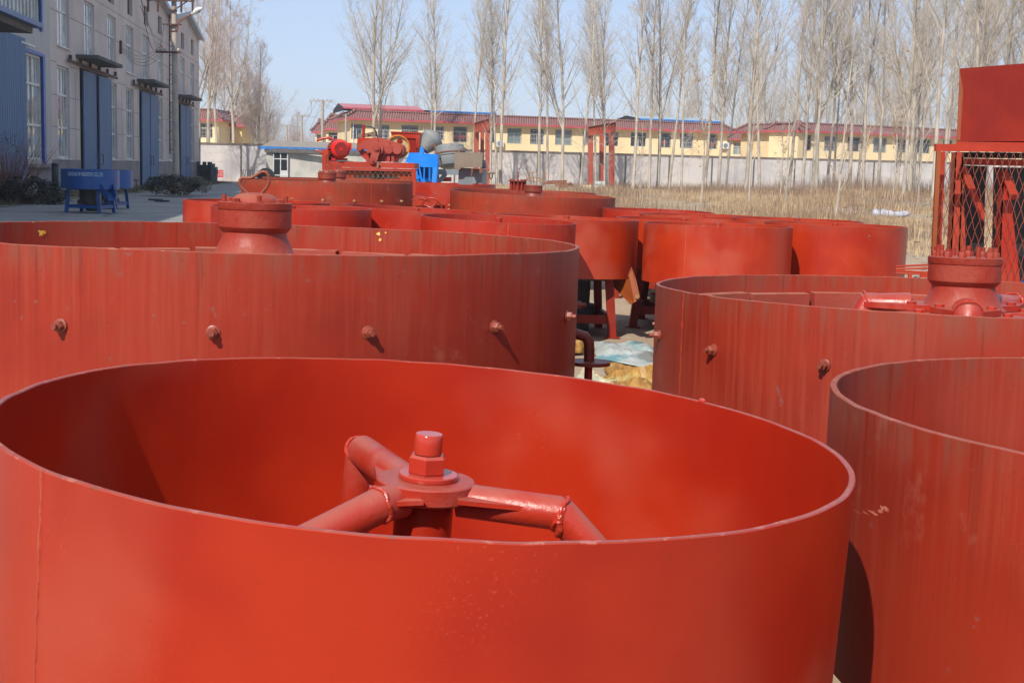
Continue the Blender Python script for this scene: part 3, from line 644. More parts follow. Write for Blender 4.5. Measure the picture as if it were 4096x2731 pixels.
mx('bright red pan mixer at the left end beside the shaded road', (-2.916, 15.132, -.438), (.001, .006), .813, 'mixer_red')
mx('farthest of the red pan mixers, right of the brown mill beside the grass', (2.061, 19.393, -.535), (.016, -.003), .801, 'deep_red')
mx('thin rimmed red pan mixer, second back from the seamed orange one', (2.469, 17.778, -.537), (.002, .006), .826, 'orange_red')
mx('red pan mixer low behind the right end mixer, in front of the grass', (3.448, 16.438, -.518), (.007, .004), .798, 'orange_red')
mx('orange red pan mixer wedged between the chute mixer and the seamed mixer', (1.988, 15.80, -.535), (.012, .005), .80, 'orange_red')

oG = mG.location.copy()
def pG(x, y, Y): return P(2250+x/2.957, 1050+y/2.957, Y)-oG
ch = MB().prism([pG(530, 192, 14.5), pG(775, 190, 14.25), pG(835, 340, 14.15), pG(838, 468, 14.1), pG(795, 492, 14.12), pG(610, 300, 14.4)], (0, .012, 0)).build('discharge_chute', 'orange_edge', mG, 0)
MB().prism([pG(800, 46, 14.1), pG(763, 145, 14.08), pG(785, 215, 14.05), pG(838, 468, 14.0), pG(905, 432, 14.0), pG(905, 398, 14.02), pG(880, 300, 14.06), pG(850, 170, 14.1)], (0, .012, 0)).build('side_plate', 'orange_edge', ch, 0)
MB().hexnut(pG(873, 400, 13.99), (0, -1, 0), .025, .02).build('bolt', 'bolt_yellow', ch)
def ring_bolts(n, a0=0): return [a0+2*pi*k/n for k in range(n)]
make_mill('brownish red wet pan mill with wire loop on its hub, before the motor frame', (-2.81, 20.001, -.254), (.002, 0), 1.259, 'mill_brown', ring_bolts(18, -.08), .255, seam=hit(1486, 780, (-2.81, 20.0), 1.259)[0], hub='ring', hubmat='cast_brown', boltmat='bolt_yellow', detail=False, group='wet pan mills in the yard')
make_mill('wet pan mill behind the brownish one, only its rim and hub showing', (-3.009, 22.717, -.253), (.003, 0), 1.26, 'mill_brown', ring_bolts(18), .255, hub='ring', hubmat='cast_brown', boltmat='bolt_yellow', detail=False)
make_mill('broad streaked wet pan mill in front of the dry grass, with yellow bolts', (.258, 20.464, -.364), (.021, -.011), 1.257, 'mill_brown', ring_bolts(18, .1), .30, seam=hit(2411, 850, (.258, 20.46), 1.257)[0], seam_mat='cast_brown', hub='cap', hubmat='cast_brown', boltmat='bolt_yellow', hs=1.0)
r2, H2, z2 = make_mill('wet pan mill just behind the streaked one, carrying the ribbed casting', (.12, 23.25, -.366), (.01, 0), 1.257, 'mill_brown', ring_bolts(18, .05), .30, hub=None, boltmat='bolt_yellow')
make_mill('wet pan mill behind the handwheel frame, below the grey column', (-1.70, 28.5, -.345), (.0, 0), 1.26, 'deep_red', ring_bolts(16, .05), .215, hub=None)
cst = thing('ribbed_hub_casting', 'red ribbed hub casting with bolted top flange, left of the dark hub', 'casting', P(2071, 770, 22.6))
b = P(2071, 775, 22.6)
MB().cyl(b, P(2071, 724, 22.6), .10, 24).build('body', 'cast_red', cst)
for k in range(12):
    a = 2*pi*k/12; MB().cyl(b+Vector((.125*cos(a), .125*sin(a), 0)), b+Vector((.125*cos(a), .125*sin(a), .23)), .016, 8).build('tie_bolt', 'cast_red', cst)
t_ = P(2071, 722, 22.6); MB().cyl(t_-Vector((0, 0, .02)), t_, .155, 32).build('flange', 'cast_brown', cst)
for k in range(12):
    a = 2*pi*k/12; MB().hexnut(t_+Vector((.125*cos(a), .125*sin(a), 0)), (0, 0, 1), .02, .02).build('nut', 'cast_brown', cst)
MB().cyl(t_, t_+Vector((0, 0, .14)), .012, 8).cyl(t_+Vector((0, 0, .05)), t_+Vector((0, 0, .09)), .02, 8).build('eye_bolt', 'rusty', cst)

# ------------------------------------------------------------ the workshop
ws = thing('workshop_building', 'long grey plastered workshop with tall windows and blue sliding doors, in shade', 'building', FP(80, 0))
NRM = Vector((1, -FS, 0)).normalized(); TAN = Vector((FS, 1, 0)).normalized()
ups = [58.5, 64.2, 69.95, 75.36, 81.05, 86.7, 92.0, 97.4, 102.95]; los = [58.4, 70.05, 75.3, 86.5, 91.6, 102.8]
opn = [(s, s+2.4, 6.68, 9.26) for s in ups] + [(s, s+2.4, 1.86, 5.84) for s in los] + [(s, s+1.65, 9.88, 11.02) for s in (64.6, 70.2, 75.9, 81.5, 87.05, 92.2, 97.9, 103.4)]
drs = [(63.0, 70.1, .2, 6.06), (79.6, 86.1, .2, 6.0), (96.5, 102.4, .2, 5.98)]
opn += drs
EAVE = 11.35; S0, S1 = 56.7, 108.3
sc_ = sorted(set([S0, S1]+[v for o_ in opn for v in o_[:2]])); zc_ = sorted(set([-.3, EAVE]+[v for o_ in opn for v in o_[2:]]))
wl = MB()
for i in range(len(sc_)-1):
    for j in range(len(zc_)-1):
        a, b = sc_[i], sc_[i+1]; c, d = zc_[j], zc_[j+1]; ms, mz = (a+b)/2, (c+d)/2
        if any(o_[0] < ms < o_[1] and o_[2] < mz < o_[3] for o_ in opn): continue
        wl.quad(FP(a, c), FP(b, c), FP(b, d), FP(a, d))
for s0, s1, z0, z1 in opn:
    e = -.22
    for p, q in (((s0, z0), (s0, z1)), ((s0, z1), (s1, z1)), ((s1, z1), (s1, z0)), ((s1, z0), (s0, z0))):
        wl.quad(FP(*p), FP(*q), FP(*q, e), FP(*p, e))
gab = [(58.4, 66.8, 75.1), (75.1, 83.45, 91.75), (91.75, 100.05, 108.3)]
for a, b, c in gab: wl.poly([FP(a, EAVE), FP(c, EAVE), FP(b, 12.5)])
wl.quad(FP(S1, -.3), FP(S1, -.3)-NRM*34, FP(S1, EAVE)-NRM*34, FP(S1, EAVE))
wl.build('wall', 'plaster', ws, 0)
for a, b in ((56.7, 62.9), (70.2, 79.5), (86.2, 96.4), (102.5, 108.25)): pl = MB(); pl.quad(FP(a, -.3, .03), FP(b, -.3, .03), FP(b, 1.8, .03), FP(a, 1.8, .03)); pl.quad(FP(a, 1.8, .03), FP(b, 1.8, .03), FP(b, 1.8), FP(a, 1.8)); pl.build('plinth', 'plinth', ws, 0)
gr = MB()
def groove(a, b, z): gr.box((FP((a+b)/2, z)+NRM*.0), (.012, (b-a)*1.0065, .022), Matrix((NRM, TAN, Vector((0, 0, 1)))).transposed())
for z in (8.09, 9.55): 
    edges = [S0]+[v for s in ups for v in (s, s+2.4)]+[S1]
    if z > 9.5: groove(S0, S1, z)
    else:
        for a, b in zip(edges[::2], edges[1::2]): groove(a+.05, b-.05, z)
for z in (3.2, 4.55, 5.93):
    e2 = [S0, 58.4, 60.8, 62.9, 70.15, 70.05, 72.45, 75.3, 77.7, 79.5, 86.15, 86.5, 88.9, 91.6, 94., 96.4, 102.5, 102.8, 105.2, 108.2]
    for a, b in zip(e2[::2], e2[1::2]):
        if b-a > .6: groove(a+.05, b-.05, z)
for s in (62., 73.9, 79.1, 95.4): 
    gr.box(FP(s, 3.8), (.012, .03, 3.9), Matrix((NRM, TAN, Vector((0, 0, 1)))).transposed())
gr.build('joint', 'groove', ws, 0)
ROT = Matrix((NRM, TAN, Vector((0, 0, 1)))).transposed()
def fbox(m, s0, s1, z0, z1, out, dep): return m.box(FP((s0+s1)/2, (z0+z1)/2, out), (dep, (s1-s0)*1.0065, z1-z0), ROT)
def window(s0, s1, z0, z1, tall, gl='glass'):
    g_ = fbox(MB(), s0+.04, s1-.04, z0+.04, z1-.04, -.17, .012).build('window', gl, ws, 0)
    f = MB(); w_ = .09
    fbox(f, s0, s0+w_, z0, z1, -.15, .07); fbox(f, s1-w_, s1, z0, z1, -.15, .07); fbox(f, s0+w_, s1-w_, z0, z0+w_, -.15, .07); fbox(f, s0+w_, s1-w_, z1-w_, z1, -.15, .07)
    W = s1-s0
    if tall:
        for z in (z0+1.33, z0+2.75): fbox(f, s0+w_, s1-w_, z-.05, z+.05, -.145, .07)
        for k in (1, 2, 3): fbox(f, s0+W*k/4-.03, s0+W*k/4+.03, z0+w_, z1-w_, -.155, .05)
    else:
        fbox(f, s0+w_, s1-w_, z0+1.5, z0+1.6, -.145, .07)
        for k in (1, 2, 3): fbox(f, s0+W*k/4-.03, s0+W*k/4+.03, z0+1.6, z1-w_, -.155, .05)
        fbox(f, s0+W*.5-.04, s0+W*.5+.04, z0+w_, z0+1.5, -.155, .05)
    f.build('frame', 'white_frame', g_, 0)
    fbox(MB(), s0-.05, s1+.05, z0-.06, z0, .02, .14).build('sill', 'white_frame', g_, 0)
for s in ups: window(s, s+2.4, 6.68, 9.26, False, 'glass_up')
for s in los: window(s, s+2.4, 1.86, 5.84, True)
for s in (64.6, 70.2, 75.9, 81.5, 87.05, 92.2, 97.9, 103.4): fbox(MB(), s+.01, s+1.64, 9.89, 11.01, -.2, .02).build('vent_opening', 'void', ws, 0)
for i, (s0, s1, z0, z1) in enumerate(drs):
    gap = (.75, .32, .15)[i]; mid = s0+(s1-s0)*.50
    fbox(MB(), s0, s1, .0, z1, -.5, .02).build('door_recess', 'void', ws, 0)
    for a, b in ((s0+.25, mid-gap/2), (mid+gap/2, s1-.02)):
        d_ = fbox(MB(), a, b, .12, z1-.12, .10, .06).build('door', 'blue_sheet', ws, 0)
        k = MB(); fbox(k, a, a+.06, .12, z1-.12, .135, .02); fbox(k, b-.06, b, .12, z1-.12, .135, .02); k.build('door_edge', 'blue_canopy', d_, 0)
        h = (b-.3) if b < mid else (a+.3)
        MB().tube([FP(h, 1.6, .14), FP(h, 1.6, .24), FP(h, 2.1, .24), FP(h, 2.1, .14)], .02, 6).build('handle', 'dark_steel', d_)
    r = MB(); r.bar(FP(s0-3, z1+.08, .16), FP(s1+1.6, z1+.04, .16), .07, .12)
    for k in range(6):
        s = s0-2.5+(s1-s0+3.8)*k/5; r.box(FP(s, z1+.25, .12), (.12, .16, .22), ROT)
    r.build('door_rail', 'rust_rail', ws, 0)
    c = MB(); sa, sb = s0-.8, s1-(1.7, 1.0, .4)[i]
    c.prism([FP(sa, z1+.36, .0), FP(sb, z1+.36, .0), FP(sb, z1+.36, 1.02), FP(sa, z1+.36, 1.02)], (0, 0, .16)); c.build('canopy', 'slab', ws, 0)
rf = MB()
for a, b, c in gab:
    for (p, zp), (q, zq) in (((a-.12, EAVE+.02), (b, 12.55)), ((b, 12.55), (c+.12, EAVE+.02))):
        A_, B_ = FP(p, zp, .35), FP(q, zq, .35); rf.prism([A_, B_, B_-NRM*34, A_-NRM*34], (0, 0, .10))
rf.build('roof', 'grey_sheet', ws, 0)
tr = MB()
for a, b, c in gab:
    for (p, zp), (q, zq) in (((a-.1, EAVE-.1), (b, 12.43)), ((b, 12.43), (c+.12, EAVE-.1))):
        tr.prism([FP(p, zp, .36), FP(q, zq, .36), FP(q, zq, .42), FP(p, zp, .42)], (0, 0, .3))
tr.build('gable_trim', 'lightblue_trim', ws, 0)
bk = MB(); bk.quad(FP(S0, -.3, -34), FP(S1, -.3, -34), FP(S1, EAVE, -34), FP(S0, EAVE, -34)); bk.build('back_wall', 'plaster', ws, 0)
# ladder up the front
ld = MB(); la, lb = 91.55, 92.95; la = 91.0; lb = 92.2
ld = thing('wall_ladder', 'rusty steel ladder fixed up the workshop front beside the utility pole', 'ladder', FP(91.6, 2))
for o_ in (.15, .62): MB().bar(FP(91., 2.3, o_), FP(91., 11.6, o_), .07, .07).build('rail', 'rust_rail', ld, 0)
z = 2.6
while z < 11.5:
    MB().bar(FP(91., z, .15), FP(91., z, .62), .045, .045).build('rung', 'rust_rail', ld, 0); z += .62
for z in (3.5, 7., 10.6): MB().bar(FP(91., z+.2, .15), FP(91., z+.2, 0), .04, .04).build('bracket', 'rust_rail', ld, 0)

# nearer hall: white and blue corrugated sheets
wb = thing('sheeted_hall', 'off white corrugated hall with blue door and flat canopy, at the left edge', 'building', FP(45, 0))
T0 = 12.; TOP = 15.4
q = MB()
o2 = [(52.25, 55.0, 1.78, 5.9), (40.5, 54.9, 6.95, 9.6)]
sc_ = sorted({T0, 56.68, 52.25, 55.0, 54.9, 40.5, 49.3}); zc_ = sorted({1.55, 1.78, 5.9, 6.95, 9.6, TOP})
for i in range(len(sc_)-1):
    for j in range(len(zc_)-1):
        a, b = sc_[i], sc_[i+1]; c, d = zc_[j], zc_[j+1]; ms, mz = (a+b)/2, (c+d)/2
        if any(o_[0] < ms < o_[1] and o_[2] < mz < o_[3] for o_ in o2): continue
        q.quad(FP(a, c, .12), FP(b, c, .12), FP(b, d, .12), FP(a, d, .12))
q.quad(FP(56.68, 1.55, .12), FP(56.68, 1.55, 0), FP(56.68, TOP, 0), FP(56.68, TOP, .12))
q.quad(FP(T0, -.3, .12), FP(T0, -.3, -30), FP(T0, TOP, -30), FP(T0, TOP, .12)); q.quad(FP(56.68, EAVE, .12), FP(56.68, EAVE, -30), FP(56.68, TOP, -30), FP(56.68, TOP, .12)); q.quad(FP(T0, TOP, .12), FP(56.68, TOP, .12), FP(56.68, TOP, -30), FP(T0, TOP, -30))
q.build('wall', 'white_sheet', wb, 0)
b_ = MB(); b_.quad(FP(T0, -.3, .06), FP(56.66, -.3, .06), FP(56.66, 1.5, .06), FP(T0, 1.5, .06)); b_.build('plinth', 'plinth', wb, 0)
fbox(MB(), 51.9, 56.75, 1.48, 1.62, .15, .3).build('sill_course', 'plinth', wb, 0)
g_ = fbox(MB(), 52.25, 55.0, 1.78, 5.9, .02, .012).build('window', 'glass', wb, 0); f = MB()
for a, b in ((52.25, 52.34), (54.9, 55.0)): fbox(f, a, b, 1.78, 5.9, .05, .07)
for z in (1.83, 3.15, 4.75, 5.85): fbox(f, 52.34, 54.9, z-.05, z+.05, .05, .07)
for k in (1, 2, 3): fbox(f, 52.25+2.75*k/4-.03, 52.25+2.75*k/4+.03, 1.88, 5.8, .045, .05)
f.build('frame', 'white_frame', g_, 0); f = MB(); fbox(f, 54.98, 55.32, 1.62, 6.0, .17, .08); fbox(f, 52.1, 55.0, 5.9, 6.03, .17, .08); f.build('blue_surround', 'blue_trim', g_, 0)
g_ = fbox(MB(), 40.5, 54.9, 6.95, 9.6, .03, .012).build('window', 'glass', wb, 0); f = MB(); s = 40.5
while s < 54.9: fbox(f, s, s+.07, 6.95, 9.6, .05, .06); s += .55
f.build('frame', 'white_frame', g_, 0); fbox(MB(), 54.9, 55.1, 6.9, 9.7, .16, .08).build('blue_surround', 'blue_trim', g_, 0)
fbox(MB(), 40., 51.95, .1, 6.35, .22, .08).build('door', 'blue_sheet', wb, 0)
c = MB(); c.prism([FP(34, 6.12, .12), FP(47.0, 6.12, .12), FP(47.0, 6.12, 1.7), FP(34, 6.12, 1.7)], (0, 0, .22)); cn = c.build('canopy', 'brown_beam', wb, 0)
c = MB(); c.prism([FP(33.9, 6.35, .12), FP(47.5, 6.35, .12), FP(47.5, 6.35, 1.95), FP(33.9, 6.35, 1.95)], (0, 0, .17)); c.build('cover', 'blue_canopy', cn, 0)
MB().bar(FP(50.6, 6.2, .2), FP(53.2, 6.15, .3), .06, .08).build('door_rail', 'white_frame', wb, 0)

# ------------------------------------------------------------ perimeter wall, shed, houses
WA, WM, WB_ = P(700, 700, 122.), P(2230, 700, 127.), P(4300, 700, 146.)
def wall_run(name, A, B, zt0, zt1, label, nposts):
    A = Vector((A.x, A.y, 0)); B = Vector((B.x, B.y, 0)); d = (B-A).normalized(); n = Vector((-d.y, d.x, 0))
    if n.y < 0: n = -n
    root = thing(name, label, 'wall', A)
    z0 = min(gz(A.x, A.y), gz(B.x, B.y))-.5
    MB().prism([A+Vector((0, 0, z0)), B+Vector((0, 0, z0)), B+Vector((0, 0, zt1)), A+Vector((0, 0, zt0))], n*.24).build('wall', 'wall', root, 0)
    c = MB(); c.prism([A+Vector((0, 0, zt0+.002))-n*.07, B+Vector((0, 0, zt1+.002))-n*.07, B+Vector((0, 0, zt1+.15))-n*.07, A+Vector((0, 0, zt0+.15))-n*.07], n*.4); c.build('coping', 'wall_cap', root, 0)
    for k in range(nposts):
        p = A.lerp(B, (k+.5)/nposts); zt = zt0+(zt1-zt0)*(k+.5)/nposts
        MB().box((p.x-n.x*.04, p.y-n.y*.04, (z0+zt)/2), (.10, .10, zt-z0-.02), Matrix((d, n, Vector((0, 0, 1)))).transposed()).build('expansion_post', 'groove', root, 0)
    return root
wall_run('perimeter_wall', WA, WM, P(802, 570, 122.3).z-.15, P(2230, 607, 127).z-.15, 'whitewashed perimeter wall behind the shed and gantries, left stretch', 9)
wall_run('perimeter_wall', WM, WB_, P(2230, 607, 127).z-.16, P(3700, 642, 141).z-.15, 'whitewashed perimeter wall behind the poplar row, right stretch', 13)

def bars(m, A, B, z0, z1, nb, nh, r, off):
    for k in range(nb+1):
        p = A.lerp(B, k/nb); m.box((p.x+off.x, p.y+off.y, (z0+z1)/2), (r, r, z1-z0))
    for k in range(nh):
        z = z0+(z1-z0)*(k+.5)/nh; a = Vector((A.x, A.y, z))+off; b = Vector((B.x, B.y, z))+off; m.bar(a, b, r, r)
def cut(A, B, x0, x1, y0, y1, holes=None):
    a = PL(x0, y0, A, B); b = PL(x1, y0, A, B); c = PL(x0, y1, A, B); return a, b, a.z, c.z
def yhouse(name, label, A, B, zE, depth, wins, zg=-.5, roofH=.72, over=.7, left_side=True, mat='yellow_wall', hip=True, fas=.2, right_side=True, grp='yellow houses behind the wall'):
    """flat-topped yellow block with a skirt of tiles; A->B is the front"""
    A = Vector((A[0], A[1], 0)); B = Vector((B[0], B[1], 0)); d = (B-A).normalized(); n = Vector((-d.y, d.x, 0)); Z = Vector((0, 0, 1))
    if n.y < 0: n = -n
    root = thing(name, label, 'building', A, grp)
    OP = []
    for w_ in wins:
        a, b, zt, zb = cut(A, B, *w_[:4]); sa, sb = (a-A).xy.length, (b-A).xy.length; OP.append((sa, sb, zb, zt))
    Lf = (B-A).length; ss = sorted({0, Lf}|{v for o_ in OP for v in o_[:2]}); zs = sorted({zg, zE}|{v for o_ in OP for v in o_[2:]})
    m = MB()
    for i in range(len(ss)-1):
        for j in range(len(zs)-1):
            a, b, c, e = ss[i], ss[i+1], zs[j], zs[j+1]; ms, mz = (a+b)/2, (c+e)/2
            if any(o_[0] < ms < o_[1] and o_[2] < mz < o_[3] for o_ in OP): continue
            m.quad(A+d*a+Z*c, A+d*b+Z*c, A+d*b+Z*e, A+d*a+Z*e)
    for sa, sb, z0, z1 in OP:
        for p, q in (((sa, z0), (sa, z1)), ((sa, z1), (sb, z1)), ((sb, z1), (sb, z0)), ((sb, z0), (sa, z0))):
            m.quad(A+d*p[0]+Z*p[1], A+d*q[0]+Z*q[1], A+d*q[0]+Z*q[1]+n*.18, A+d*p[0]+Z*p[1]+n*.18)
    m.quad(A+Z*zg, A+Z*zE, A+Z*zE+n*depth, A+Z*zg+n*depth); m.quad(B+Z*zg, B+Z*zE, B+Z*zE+n*depth, B+Z*zg+n*depth)
    m.quad(A+n*depth+Z*zg, A+n*depth+Z*zE, B+n*depth+Z*zE, B+n*depth+Z*zg)
    m.build('wall', mat, root, 0)
    for w_, (sa, sb, z0, z1) in zip(wins, OP):
        a = A+d*sa; b = A+d*sb; kind = w_[4] if len(w_) > 4 else 'd'
        g_ = MB().prism([a+Z*z0+n*.16, b+Z*z0+n*.16, b+Z*z1+n*.16, a+Z*z1+n*.16], n*.02).build('window', 'glass_teal' if 't' in kind else 'glass_dark', root, 0)
        f = MB(); T = .07
        for p, q in (((sa, z0), (sa, z1)), ((sb, z0), (sb, z1)), (((sa+sb)/2, z0), ((sa+sb)/2, z0+(z1-z0)*.68))): f.bar(A+d*p[0]+Z*p[1]+n*.12, A+d*q[0]+Z*q[1]+n*.12, T, T)
        for zz_ in (z0+.03, z0+(z1-z0)*.68, z1-.03): f.bar(a+Z*zz_+n*.12, b+Z*zz_+n*.12, T, T)
        f.build('frame', 'white_frame', g_, 0)
        if 'n' not in kind:
            f = MB(); bars(f, a, b, z0, z1, max(6, int((sb-sa)/.16)), 4, .022, -n*.03); f.build('grille', 'white_frame' if 'w' in kind else 'grey_steel', g_, 0)
        if 'r' in kind:
            for fx in ((.5,) if 'rr' not in kind else (.22, .74)):
                c = A+d*(sa+(sb-sa)*fx)+Z*(z0+(z1-z0)*.32)+n*.11; pts = []
                for k in range(16): rr_ = .30 if k % 2 == 0 else .2; pts.append(c+d*(rr_*cos(k*pi/8))+Z*(rr_*sin(k*pi/8)))
                MB().prism(pts, n*.01).build('paper_cutting', 'fascia', g_, 0)
    # skirt roof
    o4 = [A-d*over-n*over, B+d*over-n*over, B+d*over+n*(depth+over), A-d*over+n*(depth+over)]
    i4 = [A+d*.55+n*.55, B-d*.55+n*.55, B-d*.55+n*(depth-.55), A+d*.55+n*(depth-.55)]
    r = MB(); ze = zE-.05
    for k in range(4):
        p, q, s_, t_ = o4[k], o4[(k+1) % 4], i4[(k+1) % 4], i4[k]; r.quad(p+Z*(ze+fas), q+Z*(ze+fas), s_+Z*(ze+fas+roofH), t_+Z*(ze+fas+roofH))
    r.poly([p+Z*(ze+fas+roofH) for p in i4])
    rt = r.build('roof', 'tiles', root, 0)
    r = MB()
    for k in range(4):
        p, q = o4[k], o4[(k+1) % 4]; r.quad(p+Z*ze, q+Z*ze, q+Z*(ze+fas), p+Z*(ze+fas))
    r.build('fascia', 'fascia', rt, 0)
    MB().poly([p+Z*(ze+.01) for p in o4]).build('soffit', mat, rt, 0)
    r = MB()
    for k in range(4):
        p, q = o4[k]+Z*(ze+fas), i4[k]+Z*(ze+fas+roofH); r.tube([p-(q-p).normalized()*.15+Z*.25, p.lerp(q, .3)+Z*.08, q+Z*.15, q+Z*.3], [.12, .14, .16, .1], 6)
    for k in range(4): p, q = i4[k]+Z*(ze+fas+roofH+.05), i4[(k+1) % 4]+Z*(ze+fas+roofH+.05); r.tube([p, q], .13, 6)
    r.build('ridge_tiles', 'tiles', rt, 0)
    for s_ in (.02, .98): pass
    return root, A, B, d, n, ze+fas+roofH
S6 = 1/1.68
A1 = P(1402, 500, 135.5); B1 = P(2912, 500, 145.5)
def w6(a, b, c, d, k='d'): return (1300+a*S6, 1300+b*S6, c*S6, d*S6, k)
wins1 = [w6(178, 250, 832, 935), w6(355, 433, 838, 938, 'dw'), w6(515, 627, 840, 935, 'dw'), w6(712, 800, 848, 940, 'dwr'), w6(865, 955, 850, 955, 'drr'), w6(1080, 1145, 862, 960), w6(1228, 1320, 860, 965, 't'), w6(1380, 1472, 865, 970, 'dw'), w6(1550, 1658, 870, 975, 't'), w6(1735, 1775, 880, 975, 't'), w6(1880, 1975, 884, 984, 'n'), w6(2057, 2160, 888, 986, 'n'), w6(2247, 2325, 892, 992, 'dr'),
   (2721, 2774, 533, 593, 'dw'), (2829, 2870, 536, 596, 'dr')]
y1, A_, B_, d_, n_, zt_ = yhouse('school_building', 'long two storey pale yellow building with barred windows and brown red tile skirt', A1, B1, PL(2000, 500, A1, B1).z, 11., wins1)
zE1 = PL(2000, 500, A1, B1).z
def top_shed(A, B, x0, x1, mat, edge, hgt, nm, base):
    a = PL(x0, 480, A, B); b = PL(x1, 480, A, B); a.z = b.z = base; Z = Vector((0, 0, 1))
    m = MB(); e0, e1 = a+n_*.5, b+n_*.5; r0, r1 = a+n_*5+Z*hgt, b+n_*5+Z*hgt; k0, k1 = a+n_*9.5, b+n_*9.5; up = Z*.35
    m.quad(e0+up, e1+up, r1+up, r0+up); m.quad(r0+up, r1+up, k1+up, k0+up)
    rr_ = m.build('rooftop_shed', mat, y1, 0)
    MB().quad(e0+up-Z*.16-n_*.01, e1+up-Z*.16-n_*.01, e1+up-n_*.01, e0+up-n_*.01).build('edge_trim', edge, rr_, 0)
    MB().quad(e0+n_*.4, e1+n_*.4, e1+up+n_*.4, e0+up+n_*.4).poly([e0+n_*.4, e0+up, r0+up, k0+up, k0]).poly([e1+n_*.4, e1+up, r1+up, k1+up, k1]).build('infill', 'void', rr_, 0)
top_shed(A_, B_, 1375, 1700, 'pink_roof', 'fascia', .55, 'a', zt_)
top_shed(A_, B_, 1722, 1990, 'pale_blue_roof', 'blue_edge', .2, 'b', zt_)
top_shed(A_, B_, 2565, 2905, 'pale_blue_roof', 'blue_edge', .45, 'c', zt_)
for x in (1413, 1694):
    p = PL(x, 480, A_, B_)-n_*.06; MB().cyl((p.x, p.y, .5), (p.x, p.y, zE1), .06, 6).build('downpipe', 'white', y1)
for x, y in ((2897, 583), (1995, 575)):
    p = PL(x, y, A_, B_)-n_*.2; c_ = MB().box(p, (.9, .35, .65), Matrix((d_, n_, Vector((0, 0, 1)))).transposed()).build('air_conditioner', 'white', y1, 0)
    MB().lathe([(.001, 0), (.24, 0), (.24, .02), (.001, .02)], 16, o=p-n_*.19, M3=Matrix((d_, Vector((0, 0, 1)), -n_)).transposed()).build('fan_grille', 'grey_steel', c_, 0)
A2 = P(3195, 520, 141.); B2 = P(4250, 520, 155.)
zE2 = PL(3500, 540, A2, B2).z
wins2 = [(3221, 3244, 540, 602, 'dr'), (3299, 3350, 544, 604, 'dwr'), (3392, 3440, 548, 606, 'dr'), (3496, 3546, 551, 610, 'tr'), (3592, 3630, 555, 612, 'd'), (3670, 3722, 556, 613, 'd'), (3774, 3808, 560, 614, 'd'), (3880, 3925, 562, 616), (3980, 4030, 566, 620)]
yhouse('school_building', 'two storey yellow building on the right with an angled near corner and tile skirt', A2, B2, zE2, 11, wins2, left_side=True)
A3 = P(3077, 540, 148.5)
yhouse('school_annex', 'angled yellow annex wing joined in front of the right yellow building', P(3077, 540, 142.5), P(3193, 540, 139.6), PL(3120, 528, P(3077, 540, 142.5), P(3193, 540, 139.6)).z, .9, [], over=.4, roofH=.72)
yl, *_ = yhouse('link_building', 'low recessed link with red roof between the two yellow buildings', P(2925, 560, 158.), P(3080, 560, 158.), P(3000, 562, 158).z, 6, [(2935, 2975, 572, 620, 'tn'), (3010, 3035, 572, 620, 'dn'), (3045, 3070, 574, 620, 'tn')], roofH=.8, over=.5)
bn = P(3040, 603, 156.5)
ban = thing('banner', 'white and red banner above the wall between the yellow buildings', 'banner', bn)
MB().box(bn, (1.5, .04, .34)).build('cloth', 'white', ban, 0); MB().box(bn-Vector((0, .01, .2)), (1.7, .03, .12)).build('red_band', 'fascia', ban, 0)
# houses at the left
HA1, HB1 = P(806, 500, 150), P(873, 500, 149)
yhouse('yellow_house', 'small two storey yellow house with hipped brown tiles, beside the workshop corner', P(760, 500, 146.), P(873, 500, 146.), P(830, 483, 146).z, 8, [(803, 849, 493, 552, 'wd')], roofH=1.0, over=.6)
yhouse('yellow_house', 'lower yellow house with white barred door, right of the hipped one', P(898, 500, 152.), P(968, 500, 152.), P(930, 506, 152).z, 7, [(903, 925, 513, 562, 'wd')], roofH=1.0, over=.5, mat='yellow_deep')
yhouse('yellow_house', 'farthest small yellow house with stepped tile roof, left of the long building', P(1262, 540, 172), P(1290, 540, 172), P(1275, 532, 172).z, 7, [(1268, 1284, 540, 565, 'wn')], roofH=1.4, over=.5)
yhouse('yellow_house', 'small yellow house with white window, touching the long building', P(1304, 540, 160), P(1352, 540, 160), P(1325, 520, 160).z, 7, [(1314, 1350, 530, 565, 'wn')], roofH=1.6, over=.5)
# shed
sA, sB = P(1065, 600, 105.), P(1500, 600, 106.)
sd = thing('blue_edged_shed', 'low pale block shed with a bright blue roof edge and glazed door', 'shed', (sA.x, sA.y, 0))
A = Vector((sA.x, sA.y, 0)); B = Vector((sB.x, sB.y, 0)); Z = Vector((0, 0, 1)); n = Vector((0, 1, 0)); zE = P(1200, 604, 105).z
MB().prism([A, A+Z*zE, B+Z*zE, B], n*5).build('wall', 'shed_wall', sd, 0)
MB().box(((A.x+B.x)/2, A.y-.12, zE-.02), (B.x-A.x+.2, .2, .3)).build('painted_eave_shadow', 'groove', sd, 0)  # dark strip standing in for the shadow under the shed eave
r_ = MB(); r_.prism([A+Z*(zE+.12)-n*.3-Vector((.5, 0, 0)), B+Z*(zE+.12)-n*.3, B+Z*(zE+.75)+n*5.2, A+Z*(zE+.75)+n*5.2-Vector((.5, 0, 0))], (0, 0, .08)); rt = r_.build('roof', 'shed_roof', sd, 0)
MB().prism([A+Z*(zE+.06)-n*.34-Vector((.55, 0, 0)), B+Z*(zE+.06)-n*.34, B+Z*(zE+.28)-n*.34, A+Z*(zE+.28)-n*.34-Vector((.55, 0, 0))], n*.03).build('blue_edge', 'blue_edge', rt, 0)
dx0, dx1 = P(1095, 600, 105).x, P(1151, 600, 105).x; dt = P(1120, 611, 105).z
dr = MB().box(((dx0+dx1)/2, A.y-.005, (dt+.3)/2), (dx1-dx0, .02, dt-.3)).build('door', 'glass_dark', sd, 0)
